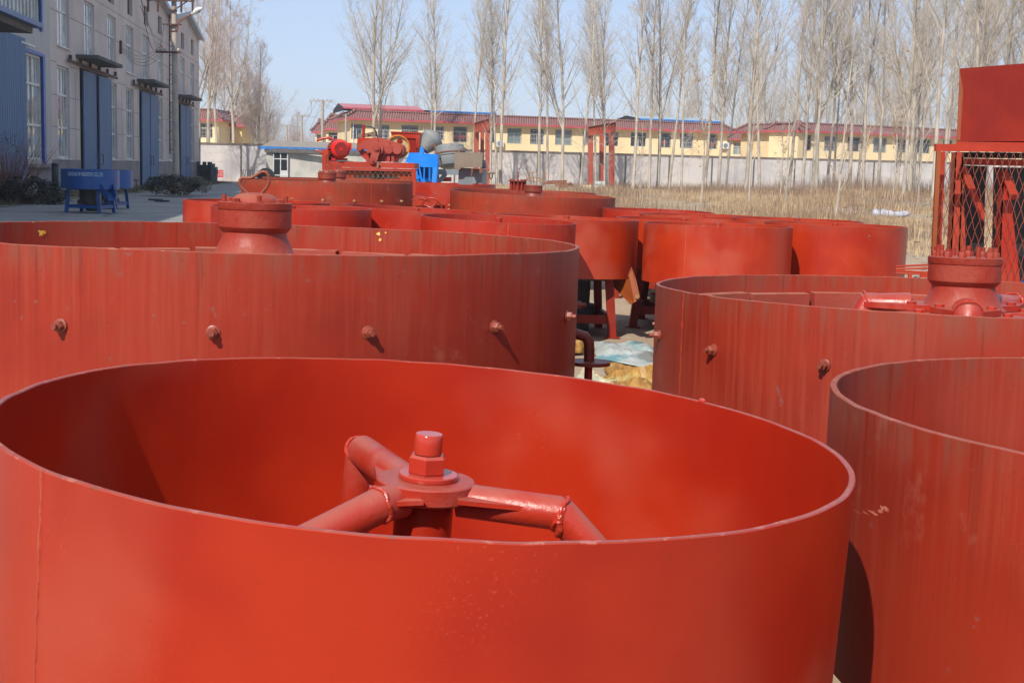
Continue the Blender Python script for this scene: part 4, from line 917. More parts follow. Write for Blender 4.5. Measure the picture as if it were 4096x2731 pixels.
f = MB(); xm = (dx0+dx1)/2
for x in (dx0, xm, dx1): f.box((x, A.y-.04, (dt+.3)/2), (.07, .05, dt-.3))
for z in (dt, dt-.28*(dt-.3)/1.0*.35-.25, .95): f.box((xm, A.y-.045, z), (dx1-dx0, .05, .07))
f.box(((xm+dx1)/2, A.y-.03, .85), ((dx1-dx0)/2-.07, .03, .95)); f.build('frame', 'white_frame', dr, 0)

# ------------------------------------------------------------ poles and cables
def pole(name, label, base, top, r, group='concrete utility poles'):
    t_ = thing(name, label, 'utility pole', base, group); MB().tube([base, top], [r, r*.72], 12).build('pole', 'concrete', t_); return t_
YP = 63.; PK = YP/85; pb = P(706, 740, YP); pb.z = .2; pt = P(695, -10, YP)
sp_ = pole('utility_pole', 'tall concrete pole with cross arms and a street lamp, before the workshop', pb, Vector((pt.x, pt.y, pt.z+.6)), .165)
zz_ = P(695, 4, YP).z
ca = MB(); ca.bar((pt.x-1.6*PK, pt.y-.25, zz_), (pt.x+1.35*PK, pt.y-.25, zz_), .10, .12); ca.bar((pt.x-1.2*PK, pt.y-.25, zz_), (pt.x, pt.y-.2, zz_-.65*PK), .05, .05); ca.bar((pt.x+1.0*PK, pt.y-.25, zz_), (pt.x, pt.y-.2, zz_-.65*PK), .05, .05)
cr = ca.build('cross_arm', 'rust_rail', sp_, 0)
for dx in (-1.5, -.9, .55, 1.25): MB().cyl((pt.x+dx*PK, pt.y-.25, zz_-.55), (pt.x+dx*PK, pt.y-.25, zz_), .05, 6).build('insulator', 'rust_rail', cr); MB().lathe([(.001, 0), (.07, 0), (.09, .06), (.06, .12), (.001, .16)], 8, o=(pt.x+dx*PK-.12, pt.y-.25, zz_-.02)).build('insulator', 'porcelain', cr)
z2_ = P(695, 101, YP).z; ca = MB().bar((pt.x-.45, pt.y-.25, z2_), (pt.x+.42, pt.y-.25, z2_), .06, .06); ca.build('cross_arm', 'rust_rail', sp_, 0)
z3_ = P(690, 212, YP).z; ca = MB().bar((pt.x-1.05*PK, pt.y-.25, z3_), (pt.x+.4, pt.y-.25, z3_), .07, .09); cr = ca.build('cross_arm', 'rust_rail', sp_, 0)
for dx in (-.95, -.72, -.48, .35): MB().lathe([(.001, 0), (.06, 0), (.08, .06), (.05, .12), (.001, .15)], 8, o=(pt.x+dx*PK, pt.y-.25, z3_+.05)).build('insulator', 'porcelain', cr)
for zb_ in (P(695, 44, YP).z, P(695, 126, YP).z, P(695, 104, YP).z): MB().cyl((pt.x, pt.y, zb_-.03), (pt.x, pt.y, zb_+.03), .16, 12).build('band', 'rust_rail', sp_)
l0 = P(709, 100, YP-.2); pts = [P(710, 122, YP-.2), l0, P(722, 84, YP-.2), P(745, 68, YP-.2), P(772, 55, YP-.2)]
la_ = MB().tube(pts, .035, 8).build('lamp_arm', 'rebar', sp_); 
hp = [P(766, 57, YP-.2), P(772, 53, YP-.2), P(788, 44, YP-.2), P(796, 38, YP-.2), P(808, 34, YP-.2)]
MB().tube(hp, [.05, .10, .13, .10, .07], 10).build('lamp_head', 'lamp_white', la_)
MB().bar(P(790, 47, YP-.25), P(801, 49, YP-.25), .05, .05).build('lamp_catch', 'black', la_)
ends = []
wr = thing('cable_bundle', 'black cables sagging from the workshop wall to the pole cross arm', 'cable', FP(74, 7))
wp = FP(73.2, P(477, 238, 74).z, .05)
for k in range(4):
    e = Vector((pt.x-.7+.14*k, pt.y-.25, z3_+.15)); s = FP(73.6, 7.9-.08*k, .1)
    pts = [s.lerp(e, u/14)-Vector((0, 0, (.42+.12*k)*4*(u/14)*(1-u/14))) for u in range(15)]; MB().tube(pts, .010, 4).build('cable', 'wire', wr)
MB().box(FP(73.4, 7.85, .06), (.1, .25, .7), ROT).build('bracket', 'rust_rail', wr, 0)
wr2 = thing('overhead_wire', 'thin wires slanting down across the workshop front from above', 'cable', FP(60, 10))
for (a, b, sg) in ((FP(60, 11.5, 3), Vector((pt.x-.9, pt.y-.3, z3_+.1)), .9), (FP(61, 11.3, 2.6), FP(86.7, 8.6, .2), .6), (Vector((pt.x-1.5, pt.y-.2, zz_-.3)), FP(88, 9.4, .1), .3), (Vector((pt.x-.4, pt.y-.2, z2_)), FP(86.5, 8.9, .1), .3)):
    pts = [a.lerp(b, u/12)-Vector((0, 0, sg*4*(u/12)*(1-u/12))) for u in range(13)]; MB().tube(pts, .012, 4).build('wire', 'wire', wr2)
tops = []
for i, (px, ty, by, Y, lb) in enumerate(((1290, 400, 640, 150, 'tall pale concrete pole with cross arm and stays, left of the long yellow building'), (1207, 460, 640, 195, 'middle-distance concrete pole with a single cross arm above the shed roof'), (1147, 500, 640, 240, 'farthest small concrete pole with a cross arm, left above the shed'))):
    tp = P(px, ty, Y); bs = P(px, by, Y); bs.z = .3; t_ = pole('utility_pole', lb, bs, tp, .21)
    c = MB().bar((tp.x-1.1, tp.y, tp.z-.15), (tp.x+1.1, tp.y, tp.z-.15), .1, .12)
    if i == 0: c.bar((tp.x-.9, tp.y, tp.z-.15), (tp.x, tp.y, tp.z-.9), .05, .05).bar((tp.x+.9, tp.y, tp.z-.15), (tp.x, tp.y, tp.z-.9), .05, .05).bar((tp.x-1.3, tp.y, tp.z-.4), (tp.x-1.3, tp.y, tp.z), .12, .12)
    c.build('cross_arm', 'concrete', t_, 0)
    for dx in (-1, -.5, .5, 1): MB().cyl((tp.x+dx, tp.y, tp.z-.1), (tp.x+dx, tp.y, tp.z+.12), .05, 6).build('insulator', 'porcelain', t_)
    tops.append(tp)
tp = P(1384, 456, 131); bs = P(1384, 640, 131); bs.z = .4
pole('utility_pole', 'thin pale pole without cross arm against the yellow corner', bs, tp, .14)
wr3 = thing('power_line', 'thin power lines running between the distant concrete poles', 'cable', tops[0])
for dx in (-1, -.5, .5, 1):
    for a, b in ((tops[0], tops[1]), (tops[1], tops[2]), (tops[0], P(1560, 452, 170)), (tops[2], P(1000, 520, 260))):
        a2, b2 = a+Vector((dx, 0, .1)), b+Vector((dx, 0, .1)); pts = [a2.lerp(b2, u/10)-Vector((0, 0, 1.1*4*(u/10)*(1-u/10))) for u in range(11)]; MB().tube(pts, .014, 3).build('wire', 'wire', wr3)
MB().tube([tops[0]-Vector((1.2, 0, .3)), P(1245, 452, 150), P(1215, 505, 150)], .014, 3).tube([tops[0]-Vector((.2, 0, .5)), P(1262, 470, 149), P(1240, 520, 149)], .014, 3).build('stay_wire', 'wire', wr3)

# ------------------------------------------------------------ trees
def grow(m, p, d, ln, r, seg, rnd, up, wob, n):
    pts = [p]; rad = [r]; q = Vector(p); dd = Vector(d).normalized()
    for i in range(seg):
        dd = (dd + Vector((rnd.gauss(0, wob), rnd.gauss(0, wob), rnd.gauss(0, wob*.6)+up))).normalized()
        q = q + dd*(ln/seg); pts.append(q.copy()); rad.append(max(.003, r*(1-.82*(i+1)/seg)))
    m.tube(pts, rad, n, False); return pts, rad
def samp(pts, rad, u):
    u *= len(pts)-1; i = min(int(u), len(pts)-2); f = u-i; return pts[i].lerp(pts[i+1], f), rad[i]*(1-f)+rad[i+1]*f, (pts[i+1]-pts[i]).normalized()
def make_poplar(seed, H=22., r0=.17, start=.25, nprim=34, lim=.32, ang=(.42, .9), nsec=9, nter=5, twig='twig', buds=0, fork=0, low=0, wob=.035, tw=1.):
    """bare tree: trunk and main limbs, then a crown of fine twigs"""
    rnd = random.Random(seed); T = MB(); C = MB(); Bd = MB()
    root = thing('bare_poplar', 'leafless poplar', 'tree', (0, 0, 0))
    tp, tr_ = grow(T, Vector((0, 0, -.2)), (rnd.gauss(0, .012), rnd.gauss(0, .012), 1), H, r0, 16, rnd, .03, .018, 9)
    leaders = [(tp, tr_, start, 1., nprim)]
    for k in range(fork):
        b, rr_, dd = samp(tp, tr_, rnd.uniform(start*.8, start+.12)); a = rnd.uniform(0, 2*pi)
        fp_, fr_ = grow(T, b, dd+Vector((cos(a), sin(a), 0))*.38, H*rnd.uniform(.5, .68), rr_*.6, 12, rnd, .09, .03, 7); leaders.append((fp_, fr_, .15, .62, int(nprim*.6)))
    prims = []
    for lp, lr, st_, sc, n in leaders:
        for k in range(n):
            u = st_+(1-st_)*((k+rnd.random())/n)**.95*.97; b, rr_, dd = samp(lp, lr, u); a = rnd.uniform(0, 2*pi); an = rnd.uniform(*ang)
            side = Vector((cos(a), sin(a), 0)); ln = H*lim*sc*(1.04-u)**.75*rnd.uniform(.65, 1.15)
            pts, rad = grow(T, b, dd*cos(an)+side*sin(an), max(.8, ln), min(rr_*.55, .011+.0048*ln), 7, rnd, .085, wob*1.6, 5); prims.append((pts, rad, ln))
    if low:
        for k in range(low):
            u = rnd.uniform(.04, start); b, rr_, dd = samp(tp, tr_, u); a = rnd.uniform(0, 2*pi)
            pts, rad = grow(T, b, dd*.6+Vector((cos(a), sin(a), 0)), rnd.uniform(.8, 2.2), .018, 5, rnd, .05, .08, 4); prims.append((pts, rad, 2.))
    secs = []
    for pts, rad, ln in prims:
        for k in range(max(3, int(nsec*(.5+ln/6)))):
            u = .12+.86*rnd.random(); b, rr_, dd = samp(pts, rad, u); 
            v = Vector((rnd.gauss(0, 1), rnd.gauss(0, 1), rnd.gauss(0, .6))).normalized(); l2 = max(.5, ln*.42*(1.15-u)*rnd.uniform(.6, 1.4))
            ps, ra = grow(C, b, dd*.8+v*.8, l2, max(.005, rr_*.42), 4, rnd, .08, .09, 3); secs.append((ps, ra, l2))
    for ps, ra, l2 in secs:
        for k in range(nter):
            b, rr_, dd = samp(ps, ra, .15+.83*rnd.random()); v = Vector((rnd.gauss(0, 1), rnd.gauss(0, 1), rnd.gauss(0, .7))).normalized()
            l3 = rnd.uniform(.3, .85)*min(1.4, .5+l2*.35); e = b+(dd*.8+v*.7+Vector((0, 0, .35))).normalized()*l3; mid = b.lerp(e, .5)+v*(.04*l3)
            i = len(C.v); w_ = .0038*tw; s_ = dd.cross(v); s_ = s_.normalized()*w_ if s_.length > .01 else Vector((w_, 0, 0)); s2 = s_.cross(dd)
            C.v += [tuple(b+s_), tuple(b-s_), tuple(b+s2), tuple(mid+s_*.8), tuple(mid-s_*.8), tuple(mid+s2*.8), tuple(e)]
            C.f += [(i, i+1, i+4, i+3), (i+1, i+2, i+5, i+4), (i+2, i, i+3, i+5), (i+3, i+4, i+6), (i+4, i+5, i+6), (i+5, i+3, i+6)]
            if buds and rnd.random() < buds:
                for q in (e, mid):
                    j = len(Bd.v); s = .030*rnd.uniform(.6, 1.2)
                    Bd.v += [tuple(q+Vector((s, 0, 0))), tuple(q+Vector((-s, s, 0))), tuple(q+Vector((0, -s, .3*s))), tuple(q+Vector((0, 0, 1.5*s)))]
                    Bd.f += [(j, j+1, j+2), (j, j+1, j+3), (j+1, j+2, j+3), (j+2, j, j+3)]
    T.build('trunk', 'bark', root, 60); c_ = C.build('crown', twig, root, 0)
    if buds: Bd.build('buds', 'bud', c_, 0)
    return root
K = [make_poplar(1, 22, .14, .27, 46, .31, nsec=10, nter=8), make_poplar(2, 23, .155, .22, 44, .33, fork=1, nsec=9, nter=8), make_poplar(3, 21, .12, .33, 44, .29, ang=(.38, .85), nsec=10, nter=8),
     make_poplar(4, 24, .17, .24, 40, .34, fork=2, nsec=9, nter=7), make_poplar(5, 20, .105, .30, 42, .30, low=8, nsec=9, nter=8), make_poplar(6, 22, .13, .38, 42, .28, fork=1, ang=(.38, .8), nsec=10, nter=7)]
used = [False]*len(K)
def plant(kind, loc, rz, sc, label, group):
    if isinstance(kind, int) and not used[kind]:
        used[kind] = True; r = K[kind]; r.location = loc; r.rotation_euler = (0, 0, rz); r.scale = (sc,)*3; r['label'] = label; r['group'] = group; return r
    return dup(K[kind] if isinstance(kind, int) else kind, loc, rz, sc, label, group)
row = [(1494, 121, 3, 1.05), (1519, 122, 1, 1.0), (1737, 120, 0, 1.0), (1718, 132, 2, .9), (1889, 119, 2, .95), (1961, 121, 5, 1.), (2003, 117, 1, 1.05), (1988, 121, 2, .9), (2155, 114, 0, 1.0), (2190, 119, 5, 1.0), (2249, 115, 3, .92), (2321, 105, 4, .88), (2383, 120, 2, .98),
       (2420, 107, 4, .9), (2412, 124, 1, .95), (2533, 108, 0, 1.), (2597, 110, 5, 1.02), (2630, 112, 1, .98), (2678, 109, 2, 1.), (2727, 105, 4, 1.), (2821, 110, 5, 1.05), (2874, 112, 0, 1.), (2905, 118, 2, .9), (2984, 98, 1, 1.0), (3038, 108, 2, 1.08), (3157, 105, 5, 1.05),
       (3210, 112, 0, 1.05), (3252, 106, 3, 1.), (3265, 99, 0, 1.02), (3309, 110, 2, 1.08), (3333, 116, 4, 1.), (3399, 108, 1, 1.06), (3453, 106, 5, 1.08), (3430, 112, 2, 1.), (3515, 110, 0, 1.), (3586, 104, 4, 1.1), (3615, 88, 1, .85), (3640, 98, 3, 1.), (3668, 96, 2, 1.), (3735, 83, 0, 1.), (3765, 100, 5, 1.1), (3822, 95, 1, 1.), (3893, 84, 3, .98), (3948, 92, 2, 1.05), (3995, 88, 0, 1.), (4045, 82, 5, 1.), (4085, 92, 1, 1.05), (4140, 86, 2, 1.)]
row.sort()
rnd = random.Random(11)
for i, (px, Y, kd, sc) in enumerate(row):
    p = P(px, 740, Y); p.z = gz(p.x, p.y)
    plant(kd, p, rnd.uniform(0, 6.28), sc, 'leafless poplar in the row before the wall, %s trunk from the left' % ordn(i), 'leafless poplars along the wall')
# young trees among the weeds, a few brown leaves left on
def make_sapling(seed, leaves=0):
    rnd = random.Random(seed); T = MB(); C = MB(); Lf = MB(); root = thing('sapling', 'thin sapling', 'sapling')
    tp, tr_ = grow(T, Vector((0, 0, -.1)), (0, 0, 1), 7.5, .055, 10, rnd, .03, .04, 6)
    for k in range(20):
        b, rr_, dd = samp(tp, tr_, .12+.85*rnd.random()); a = rnd.uniform(0, 6.28)
        ps, ra = grow(C, b, dd*.75+Vector((cos(a), sin(a), 0))*.55, rnd.uniform(.8, 2.2), max(.008, rr_*.45), 5, rnd, .09, .05, 4)
        for j in range(7):
            b2, r2_, d2 = samp(ps, ra, .2+.78*rnd.random()); v = Vector((rnd.gauss(0, 1), rnd.gauss(0, 1), rnd.gauss(0, .5))).normalized(); C.tube([b2, b2+(d2+v*.7).normalized()*rnd.uniform(.2, .6)], [.006, .003], 3, False)
            if rnd.random() < leaves:
                q = b2+v*.1; s = rnd.uniform(.03, .06); Lf.poly([q, q+Vector((s, .4*s, -s)), q+Vector((.3*s, s, -2*s)), q+Vector((-.6*s, .4*s, -s))])
    T.build('trunk', 'bark', root, 60); C.build('crown', 'twig', root, 0)
    if leaves: Lf.build('dry_leaves', 'dry_leaf', root, 0)
    return root
SP = [make_sapling(21, .0), make_sapling(22, .9)]
for i, (px, py, kd, sc) in enumerate(((2804, 815, 1, .9), (2995, 825, 1, 1.0), (3140, 845, 0, .8), (3342, 872, 0, 1.0), (3120, 800, 1, .7), (3450, 800, 1, .8), (2560, 790, 1, .6), (3570, 815, 1, 1.), (3670, 830, 1, .9), (1965, 770, 0, .8))):
    g_ = G(px, py); lab = ('thin pale sapling rising from the dry weeds, %s from the left' if kd == 0 else 'slim sapling with a few brown leaves in the weeds, %s from the left')
    order = sorted([2804, 2995, 3140, 3342, 3120, 3450, 2560, 3570, 3670, 1965]).index(px)
    if i in (0, 2): r = SP[kd]; r.location = g_; r.scale = (sc,)*3; r['label'] = lab % ordn(order); r['group'] = 'saplings in the weeds'
    else: dup(SP[kd], g_, i*1.7, sc, lab % ordn(order), 'saplings in the weeds')
# trees behind the workshop corner and the shed
KB = [make_poplar(31, 19, .20, .28, 22, .42, ang=(.5, 1.0), twig='twig_red', buds=.26, fork=2, nsec=12, nter=9), make_poplar(32, 13.5, .17, .12, 34, .50, ang=(.35, 1.0), twig='twig_red', buds=.08, fork=3, nsec=14, nter=9)]
ub = [False, False]
for px, Y, kd, sc, lb in ((795, 115.5, 0, 1.0, 'budding tree hard against the workshop end corner, in front of the wall'), (830, 130, 0, 1.1, 'budding tree in front of the small hipped yellow house'), (935, 129, 0, .92, 'budding forked tree right of the small yellow houses'), (900, 175, 0, 1.05, 'budding tree farther back between the two small yellow houses'),
                          (870, 142, 0, .98, 'budding tree between the two small yellow houses, right of the front one'), (1035, 135, 1, 1.0, 'broad bushy bare tree left above the blue edged shed'), (1075, 175, 1, .85, 'bushy bare tree behind the broad one, above the shed'), (990, 165, 1, .95, 'bushy bare tree between the yellow houses and the broad tree'), (1190, 260, 1, .85, 'distant low bare tree among the far concrete poles')):
    p = P(px, 640, Y); p.z = .4
    if not ub[kd]: ub[kd] = True; r = KB[kd]; r.location = p; r.scale = (sc,)*3; r['label'] = lb; r['group'] = 'budding trees at the left'
    else: dup(KB[kd], p, px*.37, sc, lb, 'budding trees at the left')
# far rows behind the houses
rnd = random.Random(5); far = []
for px in range(1560, 4400, 58):
    dens = 1 if px < 2500 else 2
    for q in range(dens):
        if px < 2500 and rnd.random() < .45: continue
        far.append((px+rnd.uniform(-25, 25), rnd.uniform(172, 240) if px < 3000 else rnd.uniform(165, 215), rnd.choice([0, 1, 2, 3, 5]), rnd.uniform(.8, 1.02) if px > 2700 else rnd.uniform(.62, .85)))
for px in range(3640, 4300, 130): far.append((px+rnd.uniform(-20, 20), rnd.uniform(108, 134), rnd.choice([0, 2, 5]), rnd.uniform(.95, 1.1)))
far.sort()
for i, (px, Y, kd, sc) in enumerate(far):
    p = P(px, 700, Y); p.z = .5
    if 3060 < px < 4300 and 139 < Y < 160: continue
    plant(kd, p, rnd.uniform(0, 6.28), sc, 'leafless poplar behind the yellow buildings, %s from the left' % ordn(i), 'leafless poplars beyond the wall')
fw = MB(); rnd = random.Random(9)
for k in range(2600):
    x = rnd.uniform(-75, 130); y = rnd.uniform(300, 380); h = rnd.uniform(5, 10.5)*(1. if x < 0 else 1.2); b = Vector((x, y, .4)); 
    fw.tube([b, b+Vector((rnd.gauss(0, .3), 0, h*.5)), b+Vector((rnd.gauss(0, .8), 0, h))], [.09, .05, .015], 3, False)
    for j in range(7):
        q = b+Vector((0, 0, h*rnd.uniform(.15, .85))); fw.tube([q, q+Vector((rnd.gauss(0, .9), rnd.gauss(0, .9), rnd.uniform(.8, 2.4)))], [.035, .012], 3, False)
fo = fw.build('far_trees', 'twig', None, 0); tag(fo, 'hazy mass of bare trees on the horizon', 'trees', kind='stuff')

# ------------------------------------------------------------ dry weeds and litter
def weeds(name, spots, mat, label, wid=1.):
    m = MB()
    for x, y, h in spots:
        z = gzn(x, y)-.02; a = rnd.uniform(0, pi); w_ = rnd.uniform(.008, .02)*wid; lx, ly = rnd.gauss(0, .16)*h, rnd.gauss(0, .16)*h; dx, dy = cos(a)*w_, sin(a)*w_
        i = len(m.v); m.v += [(x-dx, y-dy, z), (x+dx, y+dy, z), (x+dx*.7+lx*.4, y+dy*.7+ly*.4, z+h*.6), (x-dx*.7+lx*.4, y-dy*.7+ly*.4, z+h*.6), (x+lx, y+ly, z+h)]
        m.f += [(i, i+1, i+2, i+3), (i+3, i+2, i+4)]
    return tag(m.build(name, mat, None, 0), label, 'weeds', kind='stuff')
rnd = random.Random(3); sp_l = []
while len(sp_l) < 95000:
    y = 30*(114/30)**rnd.random(); x = rnd.uniform(-.12*y+1, .46*y)
    if x < -7+.0*y: continue
    if y < 46 and x < 7: 
        if rnd.random() < .85: continue
    cl = noise.noise(Vector((x*.22, y*.10, 5)))+.6*noise.noise(Vector((x*1.1, y*.5, 8)))
    if cl < .03 and rnd.random() < .93: continue
    if y < 40 and rnd.random() < .75: continue
    sp_l.append((x, y, rnd.uniform(.04, .24)*(1.1+1.3*cl)*(1 if y > 50 else .55)*(1.9 if x > 20 and cl > .1 else 1)*(2.2 if rnd.random() < .05 else 1)))
weeds('dry_weeds', sp_l, 'grass', 'tall dry straw coloured weeds covering the waste ground', 1.0)
sp_b = []
while len(sp_b) < 22000:
    y = 36*(122/36)**rnd.random(); x = rnd.uniform(.0*y, .46*y); cl = noise.noise(Vector((x*.16, y*.13, 15)))+.6*noise.noise(Vector((x*.9, y*.7, 18)))
    if cl < .02 or (y < 80 and rnd.random() < .8): continue
    sp_b.append((x, y, rnd.uniform(.15, .8)*(1+1.2*cl)*(1.5 if x > 22 and y > 80 else .8)))
weeds('brown_scrub', sp_b, 'scrub', 'brown thin scrub stems scattered in the waste ground', .8)
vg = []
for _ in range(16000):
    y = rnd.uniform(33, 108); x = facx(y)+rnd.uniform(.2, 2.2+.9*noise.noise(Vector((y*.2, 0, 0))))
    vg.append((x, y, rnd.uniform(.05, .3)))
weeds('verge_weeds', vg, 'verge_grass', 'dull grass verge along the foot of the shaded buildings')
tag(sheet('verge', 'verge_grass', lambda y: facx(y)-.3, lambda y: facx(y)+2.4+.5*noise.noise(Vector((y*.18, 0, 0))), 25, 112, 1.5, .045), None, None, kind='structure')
def shrub(name, label, c, rx, rz, n, mat, twigs=0, seed=1, lf=.05):
    rnd = random.Random(seed); root = thing(name, label, 'bush', c); m = MB(); T = MB()
    for k in range(n):
        v = Vector((rnd.gauss(0, 1), rnd.gauss(0, 1), rnd.gauss(0, 1))).normalized()*rnd.uniform(.55, 1)**.5; q = Vector(c)+Vector((v.x*rx, v.y*rx, rz*.9+v.z*rz)); q += Vector((noise.noise(q*1.7), noise.noise(q*1.7+Vector((9, 0, 0))), noise.noise(q*1.9)))*.25*rx
        if q.z < c[2]: continue
        s = lf*rnd.uniform(.5, 1.3); a = rnd.uniform(0, 6.28); u = Vector((cos(a), sin(a), rnd.uniform(-.6, .6)))*s; t_ = Vector((-sin(a), cos(a), rnd.uniform(-.6, .6)))*s*.6; m.poly([q-u, q+t_, q+u, q-t_])
    for k in range(twigs or 30):
        v = Vector((rnd.gauss(0, .55), rnd.gauss(0, .55), 1)).normalized(); grow(T, Vector(c), v, rz*rnd.uniform(1.2, 2.1), .014, 5, rnd, .03, .12, 3)
    T.build('stems', 'rusty', root, 0); m.build('foliage', mat, root, 0); return root
shrub('evergreen_bush', 'dark rounded evergreen bush in the shade, left of the blue mixers', P(110, 850, 44.), 1.15, .62, 5200, 'dark_leaf', seed=2)
bs = shrub('bare_bush', 'dark twiggy bush against the blue door at the left edge', P(20, 845, 46.5), 1.0, 1.5, 900, 'dark_leaf', 240, 4, .035)
shrub('evergreen_bush', 'low dark bush hiding the foot of the lamp pole', P(690, 779, 58.5), 1.25, .42, 3800, 'dark_leaf', seed=5)
shrub('dry_bush', 'low brownish dry bush right of the pole foot', P(762, 770, 61), .95, .40, 1900, 'verge_grass', 60, 7)
# litter on the waste ground
lt = MB(); lt2 = MB(); rnd = random.Random(8)
for k in range(2600):
    y = rnd.uniform(21, 60); x = rnd.uniform(.08*y, .44*y); z = gzn(x, y)+.01; s = rnd.uniform(.02, .10)*(1.7 if rnd.random() < .07 else 1); pts = []
    for j in range(5): a = 2*pi*j/5; q = rnd.uniform(.5, 1.1); pts.append((x+s*q*cos(a), y+s*q*sin(a), z+rnd.uniform(0, .6)*s))
    (lt if k % 3 else lt2).poly(pts)
tag(lt.build('rubble', 'block', None, 0), 'scattered stones and dark scraps on the bare ground', 'rubble', kind='stuff'); lt.v and None
tag(lt2.build('litter', 'white_plastic', None, 0), 'small pale scraps of litter scattered on the ground', 'litter', kind='stuff')
def blob_sheet(name, label, cat, corners, mat, amp, seed, nu=30, nv=20, zoff=.02, sc=1.5, thick=.006):
    """a crumpled sheet lying between four ground points"""
    c = [Vector(p) for p in corners]; m = MB()
    for j in range(nv+1):
        for i in range(nu+1):
            u, v = i/nu, j/nv; e = 1+.12*noise.noise(Vector((u*3, v*3, seed+9)))
            p = (c[0].lerp(c[1], u)).lerp(c[3].lerp(c[2], u), v); cc = (c[0]+c[1]+c[2]+c[3])/4; p = cc+(p-cc)*e
            q = Vector((p.x*sc, p.y*sc, seed)); h = abs(noise.noise(q))*1.0+.6*abs(noise.noise(q*2.3))+.22*abs(noise.noise(q*5.3))+.05*abs(noise.noise(q*13)); ed = min(1, 6*min(u, 1-u, v, 1-v)+.08)
            p += Vector((noise.noise(q*2+Vector((5, 0, 0))), noise.noise(q*2+Vector((0, 7, 0))), 0))*amp*.5; m.v.append((p.x, p.y, p.z+zoff+amp*h*ed))
    W = nu+1; rn_ = random.Random(seed)
    for j in range(nv):
        for i in range(nu):
            a_, b_, c_, d_ = j*W+i, j*W+i+1, (j+1)*W+i+1, (j+1)*W+i; m.f += [(a_, b_, c_), (a_, c_, d_)] if rn_.random() < .5 else [(a_, b_, d_), (b_, c_, d_)]
    o = m.build(name, mat, None, 50); tag(o, label, cat); md = o.modifiers.new('t', 'SOLIDIFY'); md.thickness = thick; o.data.set_sharp_from_angle(angle=radians(9)); return o
def Gz(x, y, h=0): p = G(x, y); p.z += h; return p
blob_sheet('tarpaulin', 'crumpled blue and white tarpaulin on the ground in the gap', 'tarpaulin', [Gz(2378, 1440), Gz(2640, 1490), Gz(2640, 1400), Gz(2375, 1372)], 'tarp_blue', .16, 3, sc=1.2)
blob_sheet('tarpaulin', 'heaped ochre yellow tarpaulin in the gap beside the right-hand mill', 'tarpaulin', [Gz(2395, 1640), Gz(2660, 1660), Gz(2680, 1490), Gz(2430, 1480)], 'tarp_yellow', .24, 6, sc=2.0)
blob_sheet('plastic_sheet', 'spotted cream sheet folded in front of the yellow tarpaulin', 'sheet', [Gz(2250, 1580), Gz(2510, 1640), Gz(2470, 1530), Gz(2330, 1500)], 'tarp_cream', .14, 12, sc=1.8)
blob_sheet('tarpaulin', 'small orange ochre tarpaulin fold left of the drain pipe', 'tarpaulin', [Gz(2240, 1430), Gz(2335, 1420), Gz(2335, 1372), Gz(2240, 1372)], 'tarp_yellow', .22, 17, sc=2.)
pr = P(3590, 870, 33.5); pr = G(3590, 880)
m = MB(); pts = []; rad = []; ga, gb_ = G(3490, 872), G(3640, 868); gb_.y = ga.y+.5; gb_.x = P(3632, 870, gb_.y).x
for k in range(25):
    u = k/24; q = ga.lerp(gb_, u); q.z = gz(q.x, q.y)+.16-.05*sin(pi*u); pts.append(q); rad.append(.17+.03*sin(u*5) if 0 < k < 24 else .12)
m.tube(pts, rad, 22)
m.v = [(x+.04*noise.noise(Vector((x*9, z*12, 1))), y+.06*noise.noise(Vector((x*8, z*12, 5))), max(gz(x, y)+.02, z+.09*noise.noise(Vector((x*6, z*7, 9))))) for x, y, z in m.v]; pw = m.build('plastic_roll', 'white_plastic', None, 60); tag(pw, 'crumpled roll of translucent white plastic lying on the weeds', 'plastic roll')
a, b = G(3137, 766), G(3275, 771); a.z += .2; b.z += .2
pw = MB().cyl(a, b, .17, 14).cyl(a-Vector((0, .3, .02)), b-Vector((.5, .3, .02)), .15, 14).build('pipe', 'pipe', None); tag(pw, 'pale galvanised pipes lying at the foot of the poplars', 'pipe')

# ------------------------------------------------------------ blue pan mixers on the shaded road
def blue(label, px0, px1, py, Y, wa=None, chute=False):
    a, b = P(px0, py, Y), P(px1, py, Y); R = (b.x-a.x)/2; cx = (a.x+b.x)/2; g0 = gz(cx, Y); rel = a.z-CZ
    r, H, zb = make_mixer(label, (cx, Y, rel), (.006, 0), R, 'blue_paint', seam=radians(-97), dh=.54, leg_mat='blue_paint', group='blue pan mixers on the shaded road', a0=radians(38), chute=(radians(-38), .30) if chute else None, seam_mat='blue_paint')
    return r, R, H, zb, cx
b1, R1, H1, z1, cx1 = blue('blue pan mixer with white company lettering, standing nearer on the shaded road', 249, 473, 675, 38., True, True)
blue('plain blue pan mixer half hidden behind the lettered one', 330, 528, 677, 41.5)
for ch in b1.children:
    if ch.name.startswith('discharge_chute'): ch.data.materials[0] = M['blue_paint']
cu = bpy.data.curves.new('txt', 'FONT'); cu.body = 'QINGDAO HF INDUSTRY CO.,LTD'; cu.size = .21; cu.extrude = .002; cu.offset = .004; cu.align_x = 'CENTER'
to = bpy.data.objects.new('txt', cu); COL.objects.link(to); bpy.context.view_layer.update()
dg = bpy.context.evaluated_depsgraph_get(); me = bpy.data.meshes.new_from_object(to.evaluated_get(dg)); me.name = 'lettering'; bpy.data.objects.remove(to)
xs = [v.co.x for v in me.vertices]; wd = max(xs)-min(xs); sx_ = (140/2.4/ (5350.31/38)*2.4*1.02)/wd
a0 = radians(-90)+.10
for v in me.vertices:
    a = a0+(v.co.x*sx_)/R1; q = R1+.004+v.co.z; zt_ = H1-.13-(0)*.1+v.co.y*.72-.05; v.co = Vector((q*cos(a), q*sin(a), zt_))
me.materials.clear(); me.materials.append(M['cn_blue'])
